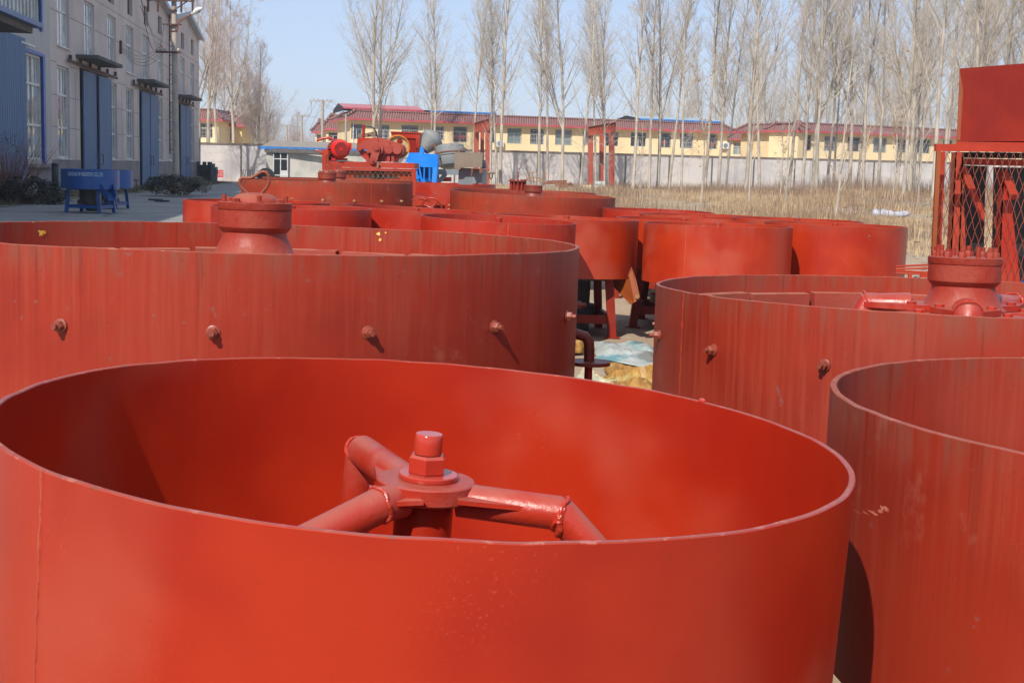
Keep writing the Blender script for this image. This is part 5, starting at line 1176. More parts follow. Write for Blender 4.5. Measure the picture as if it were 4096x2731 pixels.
lo = bpy.data.objects.new('lettering', me); COL.objects.link(lo); lo.parent = b1; lo['label'] = 'worn pale company lettering'

# ------------------------------------------------------------ machinery in the middle distance
YM = 25.2
def pz(x, y, Y=YM): return P(1250+x/5.227, 480+y/5.227, Y)
def ext(pts, Y, dep, mat, name, root, ang=30, f=pz):
    return MB().prism([f(x, y, Y) for x, y in pts], (0, dep, 0)).build(name, mat, root, ang)
fr = thing('geared_drive_frame', 'red steel frame with wire mesh panel under the gearbox and motor', 'machine frame', P(1475, 800, YM))
ext([(200, 620), (330, 600), (330, 860), (2130, 905), (2130, 1020), (430, 985), (430, 1500), (200, 1500)], YM, 1.2, 'frame_red', 'beam', fr, 0)
ext([(430, 990), (2165, 1030), (2165, 1080), (430, 1045)], YM-.06, .05, 'frame_red', 'top_rail', fr, 0)
ext([(2075, 1080), (2165, 1080), (2150, 1800), (2060, 1800)], YM-.06, .08, 'frame_red', 'post', fr, 0)
ext([(430, 1045), (560, 1048), (560, 1800), (430, 1800)], YM-.06, .06, 'frame_red', 'post', fr, 0)
ext([(560, 1050), (2070, 1080), (2070, 1800), (560, 1800)], YM+.03, .03, 'frame_red', 'back_panel', fr, 0)
ext([(1250, 1080), (1480, 1080), (1530, 1240), (1250, 1240)], YM+.026, .02, 'black', 'opening', fr, 0)
ext([(870, 1160), (1250, 1165), (1250, 1215), (870, 1210)], YM+.027, .02, 'dark_steel', 'slot', fr, 0)
ext([(1500, 1165), (1700, 1165), (1850, 1230), (1500, 1225)], YM+.027, .02, 'dark_steel', 'slot', fr, 0)
m = MB(); 
for k in range(15):
    x = 560+k*108
    for dx in (-140, 140):
        a, b = pz(x, 1080, YM-.035), pz(x+dx, 1320, YM-.035); m.tube([a, b], .0045, 4)
m.build('wire_mesh', 'bolt_yellow', fr, 0)
gb = thing('gearbox', 'dusty red gearbox casting with crank arm on top of the frame', 'gearbox', pz(1400, 860))
ext([(915, 640), (930, 530), (1050, 440), (1160, 415), (1200, 385), (1290, 366), (1420, 372), (1600, 425), (1850, 510), (1893, 540), (1885, 715), (1500, 715), (1440, 690), (1130, 690), (1120, 610), (1030, 610), (1010, 645)], YM+.06, .45, 'gear_red', 'housing', gb, 40)
ext([(960, 640), (1880, 690), (1800, 770), (1760, 880), (1150, 870), (1020, 760)], YM+.14, .34, 'deep_red', 'lower_housing', gb, 0)
def disc(cx, cy, r, Y0, Y1, mat, name, root, f=pz, n=32, k=1/5.227):
    c = f(cx, cy, Y1); R_ = r*k/5350.31*YM; return MB().tube([c, Vector((c.x, Y0+.008, c.z)), Vector((c.x, Y0, c.z))], [R_, R_, R_*.94], n).build(name, mat, root)
disc(1345, 610, 150, YM+.0, YM+.1, 'gear_red', 'bearing_cover', gb)
for cx, cy, r in ((1600, 617, 98), (1775, 625, 98)): disc(cx, cy, r, YM+.02, YM+.1, 'gear_red', 'bearing_cover', gb)
cr = ext([(1270, 590), (1420, 615), (1345, 870), (1185, 840)], YM-.05, .05, 'gear_red', 'crank_arm', gb, 0)
disc(1345, 602, 78, YM-.06, YM+.0, 'gear_red', 'boss', cr); disc(1262, 850, 78, YM-.052, YM+.0, 'gear_red', 'boss', cr); disc(1345, 602, 42, YM-.085, YM-.05, 'gear_red', 'shaft_end', cr); disc(1262, 850, 18, YM-.10, YM-.05, 'rebar', 'crank_pin', cr)
for x0 in (1340, 1590): ext([(x0, 395+(x0-1340)*.25), (x0+30, 400+(x0-1340)*.25), (x0+35, 480+(x0-1340)*.2), (x0, 470+(x0-1340)*.2)], YM+.03, .03, 'gear_red', 'rib', gb, 0)
for x0 in (1120, 1560, 1650): ext([(x0, 760), (x0+55, 765), (x0+60, 885), (x0-5, 880)], YM+.02, .12, 'gear_red', 'foot', gb, 0)
ext([(1345, 880), (1380, 880), (1380, 990), (1345, 990)], YM-.09, .03, 'brown_tin', 'drain_stub', gb, 0)
mo = thing('electric_motor', 'bright red electric motor with round perforated fan cover, left of the gearbox', 'motor', pz(600, 800))
c0 = pz(600, 610, YM-.12)
kk = 5350.31/YM
prof = [(.001, .62), (.10, .62), (.13, .60), (.165, .55), (.168, .14), (.176, .13), (.176, .06), (.15, .02), (.125, 0), (.118, .012), (.001, .012)]
MX = Matrix(((.97, 0, -.24), (0, 1, 0), (.24, 0, .97))); ax = Vector((-.30, .94, .02)).normalized(); u_ = Vector((0, 0, 1)).cross(ax).normalized(); v_ = ax.cross(u_); MO = Matrix((u_, v_, ax)).transposed()
MB().lathe(prof, 40, o=c0, M3=MO).build('housing', 'motor_red', mo, 40)
fg = MB(); fg.lathe([(.001, -.002), (.112, -.002), (.112, .004), (.001, .004)], 32, o=c0, M3=MO); fgo = fg.build('fan_cover', 'dark_steel', mo)
m = MB()
for k in range(-6, 7):
    h = math.sqrt(max(0, .112**2-(k*.0172)**2)); m.bar(c0+MO@Vector((k*.0172, -h, -.004)), c0+MO@Vector((k*.0172, h, -.004)), .0038, .003, tuple(ax)); m.bar(c0+MO@Vector((-h, k*.0172, -.004)), c0+MO@Vector((h, k*.0172, -.004)), .0038, .003, tuple(ax))
m.box(c0+MO@Vector((0, 0, -.006)), (.055, .055, .004), MO); m.build('fan_grille', 'motor_red', fgo, 0)
for k in range(22):
    a = 2*pi*k/22
    if -2.2 < a-pi*1.5 < .9 and False: continue
    p0 = c0+MO@Vector((.172*cos(a), .172*sin(a), .16)); p1 = c0+MO@Vector((.172*cos(a), .172*sin(a), .5)); m = MB().bar(p0, p1, .006, .02, tuple((MO@Vector((cos(a), sin(a), 0))))); m.build('cooling_fin', 'motor_red', mo, 0)
tb = c0+MO@Vector((-.20, .05, .34)); MB().box(tb, (.09, .13, .16), MO).build('terminal_box', 'motor_red', mo)
MB().box(c0+MO@Vector((.0, -.19, .3)), (.30, .04, .3), MO).build('foot', 'motor_red', mo)
cb = MB(); cb.tube([pz(360, 640), pz(320, 720), pz(285, 780), pz(290, 900)], .010, 8).tube([pz(380, 690), pz(340, 740), pz(325, 820), pz(350, 900), pz(420, 960)], .010, 8); cb.build('cable', 'bolt', mo)
hb = thing('bent_red_pipe', 'curved red pipe reaching left above the motor', 'pipe', pz(100, 440, YM+.3))
MB().tube([pz(85, 435, YM+.4), pz(130, 420, YM+.4), pz(230, 385, YM+.4), pz(340, 370, YM+.4), pz(400, 390, YM+.4), pz(470, 450, YM+.4), pz(560, 560, YM+.4)], [.022, .026, .026, .026, .026, .026, .026], 12).build('pipe', 'arm_red', hb)
hb = thing('lever', 'small slanting red lever at the left of the frame', 'lever', pz(80, 630, YM)); MB().tube([pz(70, 630), pz(110, 640), pz(200, 705)], [.012, .02, .016], 8).build('handle', 'arm_red', hb)
cy = thing('hydraulic_unit', 'upright red cylinder with black hose behind the gearbox', 'hydraulic unit', pz(1070, 430, YM+.8))
MB().cyl(pz(1065, 430, YM+.7), pz(1075, 105, YM+.7), .028, 16).build('cylinder', 'mixer_red', cy)
MB().prism([pz(940, 380, YM+.6), pz(1185, 375, YM+.6), pz(1185, 430, YM+.6), pz(1050, 520, YM+.6), pz(930, 560, YM+.6)], (0, .3, 0)).build('valve_block', 'mixer_red', cy, 0)
MB().tube([pz(1100, 135, YM+.7), pz(1160, 140, YM+.7), pz(1240, 150, YM+.7), pz(1290, 185, YM+.7), pz(1335, 250, YM+.7), pz(1352, 340, YM+.7), pz(1352, 400, YM+.7)], .011, 8).build('hose', 'black', cy)
tt = thing('tin_tray', 'brown rusty tin tray lying behind the gearbox', 'tray', pz(1100, 340, YM+.9))
MB().prism([pz(945, 310, YM+.9), pz(1110, 280, YM+.9), pz(1310, 240, YM+.9), pz(1320, 340, YM+.9), pz(1110, 350, YM+.9), pz(945, 360, YM+.9)], (0, .35, 0)).build('tray', 'brown_tin', tt, 0)
pu = thing('belt_pulley', 'large pulley with orange rim and cream web right of the gearbox', 'pulley', pz(1780, 565, YM+.62))
cp = pz(1785, 565, YM+.55); Rp = .228; R90 = Matrix(((1, 0, 0), (0, 0, -1), (0, 1, 0)))
aY = Vector((-.18, .98, .0)).normalized(); u_ = Vector((0, 0, 1)).cross(aY).normalized(); v_ = aY.cross(u_); MP = Matrix((u_, v_, aY)).transposed()
MB().lathe([(Rp-.024, 0), (Rp, 0), (Rp, .14), (Rp-.024, .14)], 56, o=cp, M3=MP, closed=True).build('rim', 'pulley_rim', pu)
web = MB(); web.lathe([(.001, .05), (Rp-.024, .05), (Rp-.024, .07), (.001, .07)], 40, o=cp, M3=MP); wb_ = web.build('web', 'pulley', pu)
for a in (20, 110, 200, 290):
    c = cp+MP@Vector((.115*cos(radians(a)), .115*sin(radians(a)), .045)); MB().lathe([(.001, 0), (.055, 0), (.055, .006), (.001, .006)], 24, o=c, M3=MP).build('lightening_hole', 'hopper_red', wb_)
MB().lathe([(.001, 0), (.05, 0), (.05, .06), (.001, .06)], 24, o=cp, M3=MP).build('hub', 'gear_red', pu)
ho = thing('feed_hopper', 'red sheet steel feed hopper with flanged rim behind the pulley', 'hopper', P(1620, 611, 27.2))
def q_(x, y, Y=27.2): return pz(x, y, Y)
MB().prism([q_(1630, 240), q_(2265, 265), q_(2265, 290), q_(1630, 262)], (0, .8, 0)).build('rim', 'mixer_red', ho, 0)
MB().prism([q_(1640, 262, 27.25), q_(2250, 290, 27.25), q_(2185, 680, 27.25), q_(1700, 680, 27.25)], (0, .7, 0)).build('body', 'hopper_red', ho, 0)
MB().prism([q_(1640, 263, 27.22), q_(2250, 291, 27.22), q_(2235, 395, 27.22), q_(1660, 365, 27.22)], (0, .028, 0)).build('front_band', 'mixer_red', ho, 0)
MB().prism([q_(2165, 380, 27.2), q_(2240, 385, 27.2), q_(2225, 560, 27.2), q_(2160, 600, 27.2)], (0, .05, 0)).build('stiffener', 'mixer_red', ho, 0)
bk_ = thing('blue_machine', 'bright blue sheet steel machine casing with open linkage side', 'machine', P(1690, 730, 30.5))
def z2(x, y, Y=30.5): return P(1600+x/4.6125, 520+y/4.6125, Y)
MB().prism([z2(170, 420), z2(690, 450), z2(690, 690), z2(600, 690), z2(420, 690), z2(270, 640), z2(95, 590), z2(150, 480)], (0, .8, 0)).build('casing', 'bright_blue', bk_, 0)
MB().prism([z2(600, 690), z2(690, 690), z2(665, 990), z2(595, 990)], (0, .5, 0)).build('side_post', 'bright_blue', bk_, 0)
MB().prism([z2(270, 640, 30.75), z2(600, 690, 30.75), z2(590, 990, 30.75), z2(270, 990, 30.75)], (0, .03, 0)).build('inner_panel', 'blue_paint', bk_, 0)
for x, y, x2, y2, t_ in ((300, 620, 310, 720, .05), (350, 660, 400, 940, .035), (450, 700, 440, 950, .03), (540, 700, 540, 950, .025), (570, 700, 570, 950, .012), (300, 700, 330, 950, .03)):
    MB().bar(z2(x, y, 30.5), z2(x2, y2, 30.5), t_, t_*1.4).build('linkage_bar', 'bright_blue', bk_, 0)
for cx, cy in ((310, 690), (430, 940), (320, 870)): c = z2(cx, cy, 30.45); MB().lathe([(.001, 0), (.05, 0), (.05, .05), (.001, .05)], 16, o=c, M3=MP).build('pivot', 'bright_blue', bk_)
MB().lathe([(.001, -.12), (.09, -.12), (.12, -.08), (.12, .1), (.001, .1)], 20, o=z2(350, 400, 30.9), M3=MP).build('motor_cap', 'bright_blue', bk_)
# tilted concrete mixer drum
dm = thing('concrete_mixer', 'weathered grey concrete mixer drum tipped on a grey frame', 'concrete mixer', P(1780, 740, 32.))
ax = Vector((.60, .28, .75)).normalized(); u_ = Vector((0, 1, 0)).cross(ax).normalized(); v_ = ax.cross(u_); MD = Matrix((u_, v_, ax)).transposed()
MB().lathe([(.13, .0), (.15, .0), (.275, .30), (.26, .40), (.12, .50), (.001, .51)], 32, o=z2(425, 362, 32.), M3=MD).build('upper_cone', 'drum_grey', dm, 25)
MB().lathe([(.001, .01), (.125, .01), (.125, .02), (.001, .02)], 24, o=z2(425, 362, 32.), M3=MD).build('mouth', 'void', dm, 0)
cb_ = z2(925, 480, 32.05); hb_ = z2(925, 300, 32.05).z-cb_.z; TL = Matrix.Rotation(radians(-7), 3, 'Y')@Matrix.Rotation(radians(-8), 3, 'X')
MB().lathe([(.001, hb_+.02), (.30, hb_+.02), (.345, hb_), (.36, hb_*.5), (.355, 0), (.33, -.005), (.001, -.01)], 40, o=cb_, M3=TL).build('drum_band', 'drum_grey', dm, 25)
MB().lathe([(.001, -.012), (.335, -.012), (.34, -.10), (.30, -.22), (.20, -.29), (.001, -.30)], 40, o=cb_, M3=TL).build('lower_drum', 'drum_grey', dm, 25)
MB().lathe([(.357, hb_*.2), (.372, hb_*.2), (.372, hb_*.32), (.357, hb_*.32)], 40, o=cb_, M3=TL, closed=True).build('ring_gear', 'rusty', dm, 25)
MB().bar(z2(575, 290, 31.5), z2(635, 265, 31.5), .03, .04).bar(z2(640, 265, 31.5), z2(665, 440, 31.5), .03, .035).build('scoop_edge', 'rusty', dm, 0)
MB().bar(z2(680, 775, 31.5), z2(1090, 780, 31.5), .08, .13).build('frame_beam', 'grey_steel', dm, 0)
MB().bar(z2(840, 815, 31.5), z2(690, 985, 31.5), .06, .10).build('brace', 'grey_steel', dm, 0)
MB().bar(z2(700, 830, 31.6), z2(700, 1100, 31.6), .06, .08).build('post', 'grey_steel', dm, 0)
MB().tube([z2(1090, 420, 31), z2(1090, 370, 31), z2(1120, 330, 31), z2(1170, 325, 31), z2(1230, 360, 31), z2(1280, 410, 31)], .018, 8).build('bent_pipe', 'brown_tin', dm)
gc = thing('grey_column_machine', 'tall grey steel machine column with brown rusty tin box on top', 'machine', P(1890, 760, 29.5))
def z3(x, y, Y=29.5): return z2(x, y, Y)
MB().prism([z3(1085, 700), z3(1520, 715), z3(1500, 1100), z3(1065, 1100)], (0, .6, 0)).build('column', 'grey_steel', gc, 0)
MB().prism([z3(1520, 715), z3(1600, 730, 29.8), z3(1600, 1100, 29.8), z3(1500, 1100)], (0, .3, 0)).build('side_plate', 'grey_steel', gc, 0)
MB().prism([z3(1005, 415, 29.3), z3(1525, 420, 29.3), z3(1515, 695, 29.3), z3(1140, 695, 29.3), z3(1085, 740, 29.3), z3(1005, 740, 29.3)], (0, .6, 0)).build('tin_box', 'brown_tin', gc, 0)
MB().prism([z3(1305, 705, 29.2), z3(1575, 715, 29.2), z3(1575, 728, 29.2), z3(1305, 718, 29.2)], (0, .3, 0)).prism([z3(1320, 720, 29.2), z3(1345, 720, 29.2), z3(1330, 850, 29.2), z3(1305, 850, 29.2)], (0, .06, 0)).build('bracket', 'rusty', gc, 0)
MB().prism([z3(1465, 725, 29.2), z3(1515, 727, 29.2), z3(1512, 800, 29.2), z3(1465, 800, 29.2)], (0, .1, 0)).build('rust_block', 'rusty', gc, 0)
MB().cyl(z3(1530, 560, 29.7), z3(1570, 710, 29.7), .05, 10).build('side_cylinder', 'grey_steel', gc)
MB().cyl(z3(1610, 795, 29.6), z3(1750, 785, 29.6), .03, 10).build('peg', 'brown_tin', gc); MB().tube([z3(1650, 800, 29.6), z3(1650, 870, 29.6), z3(1670, 905, 29.6), z3(1700, 890, 29.6), z3(1715, 800, 29.6)], .012, 6).build('cable', 'black', gc)
dc = P(1785, 716, 33.); tag(MB().cyl(P(1785, 726, 33.), P(1785, 709, 33.), .13, 28).build('hub_cap', 'cast_red', None), 'flat round red cap standing between the blue machine and grey column', 'cap')
# handwheel stand
hw = thing('handwheel_stand', 'red stand with a spoked handwheel, between the mesh frame and the streaked mill', 'handwheel', P(1726, 900, 24.4))
R_ = .185; c = z2(585, 1440, 24.3); aw = Vector((.15, .93, .3)).normalized(); u_ = Vector((0, 0, 1)).cross(aw).normalized(); v_ = aw.cross(u_)
MB().tube([c+u_*(R_*cos(t))+v_*(R_*sin(t)) for t in [2*pi*k/40 for k in range(41)]], .016, 10, False).build('wheel_rim', 'arm_red', hw)
for t in (.3, 2.4, 4.5): MB().tube([c+u_*(.02*cos(t))+v_*(.02*sin(t)), c+u_*(.5*R_*cos(t))+v_*(.5*R_*sin(t))+aw*.02, c+u_*(R_*cos(t))+v_*(R_*sin(t))], .014, 8).build('spoke', 'arm_red', hw)
MB().cyl(c-aw*.06, c+aw*.12, .03, 14).build('hub', 'arm_red', hw)
MB().prism([z2(290, 1230, 24.9), z2(830, 1215, 24.9), z2(830, 1400, 24.9), z2(290, 1400, 24.9)], (0, .3, -.4)).build('frame', 'frame_red', hw, 0)
MB().bar(z2(530, 1205, 24.7), z2(825, 1210, 24.7), .03, .02).bar(z2(290, 1240, 24.7), z2(460, 1250, 24.7), .05, .05).build('rail', 'arm_red', hw, 0)
MB().tube([z2(290, 1170, 24.8), z2(520, 1225, 24.8)], .006, 5).build('rod', 'dark_steel', hw)

# ------------------------------------------------------------ gantries and scrap by the wall
def zg(x, y, Y): return P(1880+x/3.7935, 440+y/3.7935, Y)
def gantry(label, cols, beam, Y):
    r = thing('steel_gantry', label, 'gantry', zg(cols[0][0], cols[0][2], Y), 'rusty red steel gantries')
    for x0, x1, yb, yt, dY in cols:
        a, b = zg(x0, yb, Y+dY), zg(x1, yb, Y+dY); t0, t1 = zg(x0, yt, Y+dY), zg(x1, yt, Y+dY); w_ = b.x-a.x; zb, zt = gz(a.x, Y+dY)-.05, t0.z; m = MB(); cx = (a.x+b.x)/2; tx = (t0.x+t1.x)/2
        m.bar((cx-w_*.48, Y+dY, zb), (tx-w_*.48, Y+dY, zt), w_*.8, .02, (1, 0, 0)); m.bar((cx, Y+dY-w_*.42, zb), (tx, Y+dY-w_*.42, zt), .02, w_*.98, (1, 0, 0)); m.bar((cx+w_*.48, Y+dY, zb), (tx+w_*.48, Y+dY, zt), w_*.8, .02, (1, 0, 0))
        m.build('column', 'gantry_red', r, 0)
    (x0, yt0, yb0), (x1, yt1, yb1), d0, d1 = beam
    A, B, C_, D_ = zg(x0, yb0, Y+d0), zg(x1, yb1, Y+d1), zg(x1, yt1, Y+d1), zg(x0, yt0, Y+d0)
    bm = MB(); bm.prism([A, B, C_, D_], (0, .02, 0)); bo = bm.build('beam', 'gantry_red', r, 0); n = Vector((0, .2, 0))
    m = MB(); m.prism([A-n, B-n, B+n, A+n], (0, 0, .03)).build('lower_flange', 'rusty', bo, 0); MB().prism([D_-n, C_-n, C_+n, D_+n], (0, 0, .03)).build('upper_flange', 'rusty', bo, 0)
    for k in range(9):
        u = (k+.5)/9; p, q = A.lerp(B, u), D_.lerp(C_, u); MB().prism([p.lerp(q, .35)-n*.1, q-n, q-n*.05, p.lerp(q, .3)-n*.05], (.03, 0, 0)).build('stiffener', 'gantry_red', bo, 0)
    return r
gantry('rusty red steel gantry with three columns, right of the chute mixer and before the wall', [(1790, 1868, 1140, 380, 1.5), (1965, 2062, 1090, 375, 3.5), (2108, 2192, 1165, 360, 0)], ((1790, 262, 395), (2212, 190, 345), 1.3, -.2), 112)
gantry('rusty red steel gantry behind the grey column machine, left of the other gantry', [(62, 135, 900, 330, 2.), (160, 215, 900, 330, 3.), (232, 298, 1120, 330, 0)], ((62, 205, 345), (290, 135, 320), 1.5, -.2), 112)
def zs(x, y, Y): return zg(x, y, Y)
scr = thing('scrap_beams', 'rusty steel beams stacked on blocks in front of the wall', 'scrap metal', G(2230, 748))
Yc = 100
for a, b, t_ in (((1155, 1100), (1465, 1090), .25), ((1320, 1140), (1500, 1150), .35), ((1120, 1115), (1330, 1112), .15)): MB().bar(zs(*a, Yc), zs(*b, Yc), t_, t_).build('beam', 'rusty', scr, 0)
MB().box(zs(1365, 1135, Yc-.3), (.7, .3, .32)).build('orange_bracket', 'rusty', scr, 0)
MB().tube([zs(1500, 1120, Yc), zs(1540, 1125, Yc), zs(1560, 1160, Yc)], .12, 8).build('lump', 'rusty', scr)
def pile(name, label, cat, x0, x1, y0, y1, Y, nx, nz_, mat, part, seed=1, jit=.04, grp=None):
    r = thing(name, label, cat, G((x0+x1)/2, y1), grp); rn = random.Random(seed); a, b = P(x0, y1, Y), P(x1, y0, Y); zb = gz(a.x, Y); W = (b.x-a.x)/nx; Hh = (b.z-zb)/nz_
    for j in range(nz_):
        for i in range(nx):
            if j == nz_-1 and rn.random() < .35: continue
            MB().box((a.x+W*(i+.5)+rn.uniform(-jit, jit), Y+rn.uniform(-.1, .1), zb+Hh*(j+.5)), (W*1.05, .5, Hh*1.001), Matrix.Rotation(rn.uniform(-.12, .12), 3, 'Z')).build(part, mat, r, 0)
    return r
pile('block_stack', 'grey concrete blocks at the foot of the right gantry', 'blocks', 2378, 2418, 726, 756, 106, 3, 3, 'pipe', 'block', 3)
pile('plank_stack', 'pale planks lying left of the grey blocks', 'planks', 2330, 2364, 741, 756, 104, 1, 3, 'tarp_cream', 'plank', 4)
hs_ = thing('rusty_wheel_stand', 'rusty stand with upright rods and a spoked arch, behind the hub castings', 'stand', zs(960, 1150, 60))
for x0, y0, x1, y1 in ((880, 955, 905, 1100), (945, 950, 970, 1100), (1135, 960, 1110, 1120)): MB().tube([zs(x0, y0, 60), zs(x1, y1, 60)], .022, 6).box(zs(x0, y0, 60), (.2, .08, .04)).build('rod', 'bolt_yellow', hs_)
c = zs(968, 1090, 60); MB().tube([c+Vector((.42*cos(t), 0, .20*sin(t))) for t in [pi*k/16 for k in range(17)]], .022, 8).build('arch', 'bolt_yellow', hs_)
for t in (.5, 1.57, 2.6): MB().tube([c, c+Vector((.42*cos(t), 0, .20*sin(t)))], .018, 6).build('spoke', 'bolt_yellow', hs_)
# sacks, blocks and sign at the end of the yard road
#pile_ = 0
pile('sack_stack', 'dark stacked sacks against the workshop end wall', 'sacks', 776, 845, 648, 728, 107, 6, 7, 'sack', 'sack', 5, .03)
pile('block_stack', 'grey blocks stacked just right of the dark sacks', 'blocks', 846, 868, 655, 728, 106, 2, 6, 'block', 'block', 6, .015)
sb = P(878, 695, 121.3); sg = thing('red_sign', 'red sign with white characters propped against the wall', 'sign', sb)
W_ = 30*121.3/5350.31; Hs = 29*121.3/5350.31
MB().box(sb, (W_, .05, Hs)).build('panel', 'sign_red', sg, 0)
m = MB(); rn = random.Random(4)
for j in range(2):
    for i in range(6):
        cx, cz = sb.x-W_*.40+W_*.155*i, sb.z+Hs*(.27-.25*j); s = W_*.055
        for k in range(3): m.box((cx, sb.y-.035, cz+s*(k-1)), (s*rn.uniform(1.0, 2.0), .01, s*.3))
        for k in range(2): m.box((cx+s*(k-.5)*rn.uniform(.6, 1.5), sb.y-.036, cz), (s*.3, .01, s*2.1))
m.build('characters', 'white', sg, 0)
cu = bpy.data.curves.new('txt', 'FONT'); cu.body = '1-7 777'; cu.size = Hs*.36; cu.extrude = .004; to = bpy.data.objects.new('txt', cu); COL.objects.link(to); bpy.context.view_layer.update()
me = bpy.data.meshes.new_from_object(to.evaluated_get(bpy.context.evaluated_depsgraph_get())); bpy.data.objects.remove(to)
wd = max(v.co.x for v in me.vertices)
for v in me.vertices: v.co = Vector((-W_*.42+v.co.x/wd*W_*.82, -.04-v.co.z, -Hs*.38+v.co.y))
me.materials.clear(); me.materials.append(M['white']); lo = bpy.data.objects.new('digits', me); COL.objects.link(lo); lo.parent = sg
# little things on the road and verge
for i, (x, y, lb) in enumerate(((622, 806, 'flat dark plank lying on the shaded road, left one of two'), (648, 811, 'flat dark plank lying on the shaded road, right one of two'))):
    p = G(x, y); tag(MB().box((p.x, p.y, p.z+.06), (.5, .25, .08)).build('plank', 'sack', None, 0), lb, 'plank')
for i, (px, Y, lb) in enumerate(((628, 76, 'small dark trestle at the foot of the second blue door, left one'), (668, 78, 'small dark trestle at the foot of the second blue door, right one'))):
    p = P(px, 700, Y); p.z = gz(p.x, Y); t_ = thing('trestle', lb, 'trestle', p)
    for dx in (-.22, .22): MB().tube([p+Vector((dx, 0, 0)), p+Vector((dx*.7, 0, .45)), p+Vector((dx*.5, 0, .65))], .06, 6).build('leg', 'black', t_)
    MB().cyl(p+Vector((-.2, 0, .62)), p+Vector((.25, 0, .66)), .09, 8).build('top', 'black', t_)
p = P(222, 780, 46); p.z = gz(p.x, 46); t_ = thing('post_stub', 'short dark post beside the evergreen bush', 'post', p); MB().cyl(p, p+Vector((0, 0, 1.25)), .11, 10).build('post', 'sack', t_); MB().lathe([(.001, 1.25), (.125, 1.25), (.11, 1.36), (.001, 1.38)], 12, o=p).build('cap', 'black', t_)
pile('block_stack', 'dark concrete blocks beside the short post', 'blocks', 160, 205, 725, 800, 47, 3, 4, 'sack', 'block', 8)
p = G(590, 740); tag(MB().prism([G(563, 728)+Vector((0, 0, .6)), G(575, 752)+Vector((0, 0, .02)), G(618, 757)+Vector((0, 0, .02)), G(590, 742)+Vector((0, 0, .25))], (0, .05, .03)).build('loose_panel', 'grey_sheet', None, 0), 'bent pale sheet dumped on the verge beyond the blue mixers', 'sheet')
st_ = thing('low_stool', 'low dark rusty stool behind the plain blue mixer', 'stool', G(530, 772)); p = G(525, 772)
MB().box((p.x-.2, p.y, p.z+.62), (1.1, .4, .05)).build('seat', 'brown_beam', st_, 0)
for dx in (-.65, .28): MB().bar((p.x+dx, p.y, p.z), (p.x+dx*.85, p.y, p.z+.6), .04, .04).build('leg', 'brown_beam', st_, 0)
# loading basket by the wall, seen through the lifting loop
bq = P(1035, 705, 100); bq.z = gz(bq.x, 100); kt = thing('slatted_cart', 'dark slatted cart in front of the wall, behind the lifting loop', 'cart', bq)
for k in range(10): MB().bar(bq+Vector((-1.1+.1*k, 0, .35)), bq+Vector((-1.3+.14*k, 0, 1.15)), .04, .03).build('slat', 'black', kt, 0)
MB().lathe([(.001, -.3), (.62, -.3), (.66, 0), (.62, .3), (.001, .3)], 20, o=bq+Vector((.55, 0, .65)), M3=R90).build('drum', 'black', kt)

# ------------------------------------------------------------ hopper tower at the right
YT = 12.
tw = thing('hopper_tower', 'red hopper box on a braced steel frame behind wire mesh, at the right edge', 'hopper tower', P(3750, 1200, YT))
def zt3(x, y, Y): return P(3700+x/2.6566, 560+y/2.6566, Y)
def pr(pts, Y, dep, mat, name, root=tw): return MB().prism([zt3(x, y, Y) for x, y in pts], (0, dep, 0)).build(name, mat, root, 0)
gzt = gz(4, 12)
pr([(120, 42), (1500, 55), (1500, 138), (120, 118)], YT, .06, 'frame_red', 'top_beam')
for (xa, ya, xb, yb_, Y, w_, mt) in ((143, 118, 100, 1000, YT, .036, 'orange_edge'), (180, 125, 140, 1040, YT+.35, .05, 'frame_red')):
    a = zt3(xa, ya, Y); b = zt3(xb, yb_, Y); d = (b-a); b = a+d*((a.z-gzt)/(a.z-b.z)); MB().bar(b, a, w_, w_).build('corner_post', mt, tw, 0)
BX = [P(3838, 275, YT+.3), P(3825, 566, YT+.3)]
hbx = MB(); A_ = P(3838, 275, YT+.45); B_ = P(3826, 566, YT+.45); C_ = P(4190, 566, YT+.2); D_ = P(4190, 247, YT+.2)
hbx.prism([A_, B_, C_, D_], Vector((.8, 1.2, 0))); hbx.build('hopper_box', 'hopper_red', tw, 0)
MB().prism([P(3838.5, 278, YT+.443), P(3826.5, 562, YT+.443), P(3856, 562, YT+.436), P(3866, 430, YT+.435), P(3849, 340, YT+.438)], (0, .004, 0)).build('rust_stain', 'orange_edge', tw, 0, 'orange rust stain')
MB().prism([P(3823, 567, YT+.18), P(4190, 572, YT+.18), P(4190, 580, YT+.18), P(3823, 576, YT+.18)], (.8, 1.2, 0)).build('flange', 'frame_red', tw, 0)
def leg(x0, x1, X0, X1, y0, y1, Y, mat, mat2):
    t0, t1, b0, b1 = zt3(x0, y0, Y), zt3(x1, y0, Y), zt3(X0, y1, Y), zt3(X1, y1, Y); k = (t0.z-gzt)/(t0.z-b0.z)
    b0 = t0+(b0-t0)*k; b1 = t1+(b1-t1)*k
    o_ = MB().prism([b0, b1, t1, t0], (0, .012, 0)).build('leg', mat, tw, 0); MB().prism([b0, t0, t0+Vector((0, .12, 0)), b0+Vector((0, .12, 0))], (.012, 0, 0)).build('flange', mat2, o_, 0)
leg(325, 385, 280, 430, 130, 1040, YT+.5, 'frame_red', 'orange_edge'); leg(395, 415, 365, 385, 130, 1040, YT+.49, 'orange_edge', 'orange_edge')
leg(830, 880, 780, 1010, 320, 1500, YT+.55, 'deep_red', 'frame_red'); leg(1180, 1230, 1200, 1260, 300, 1500, YT+.55, 'deep_red', 'frame_red')
pr([(425, 195), (1300, 215), (1290, 280), (425, 265)], YT+.55, .08, 'frame_red', 'cross_beam')
pr([(320, 130), (1400, 140), (1400, 200), (320, 190)], YT+.75, .08, 'black', 'inner_beam')
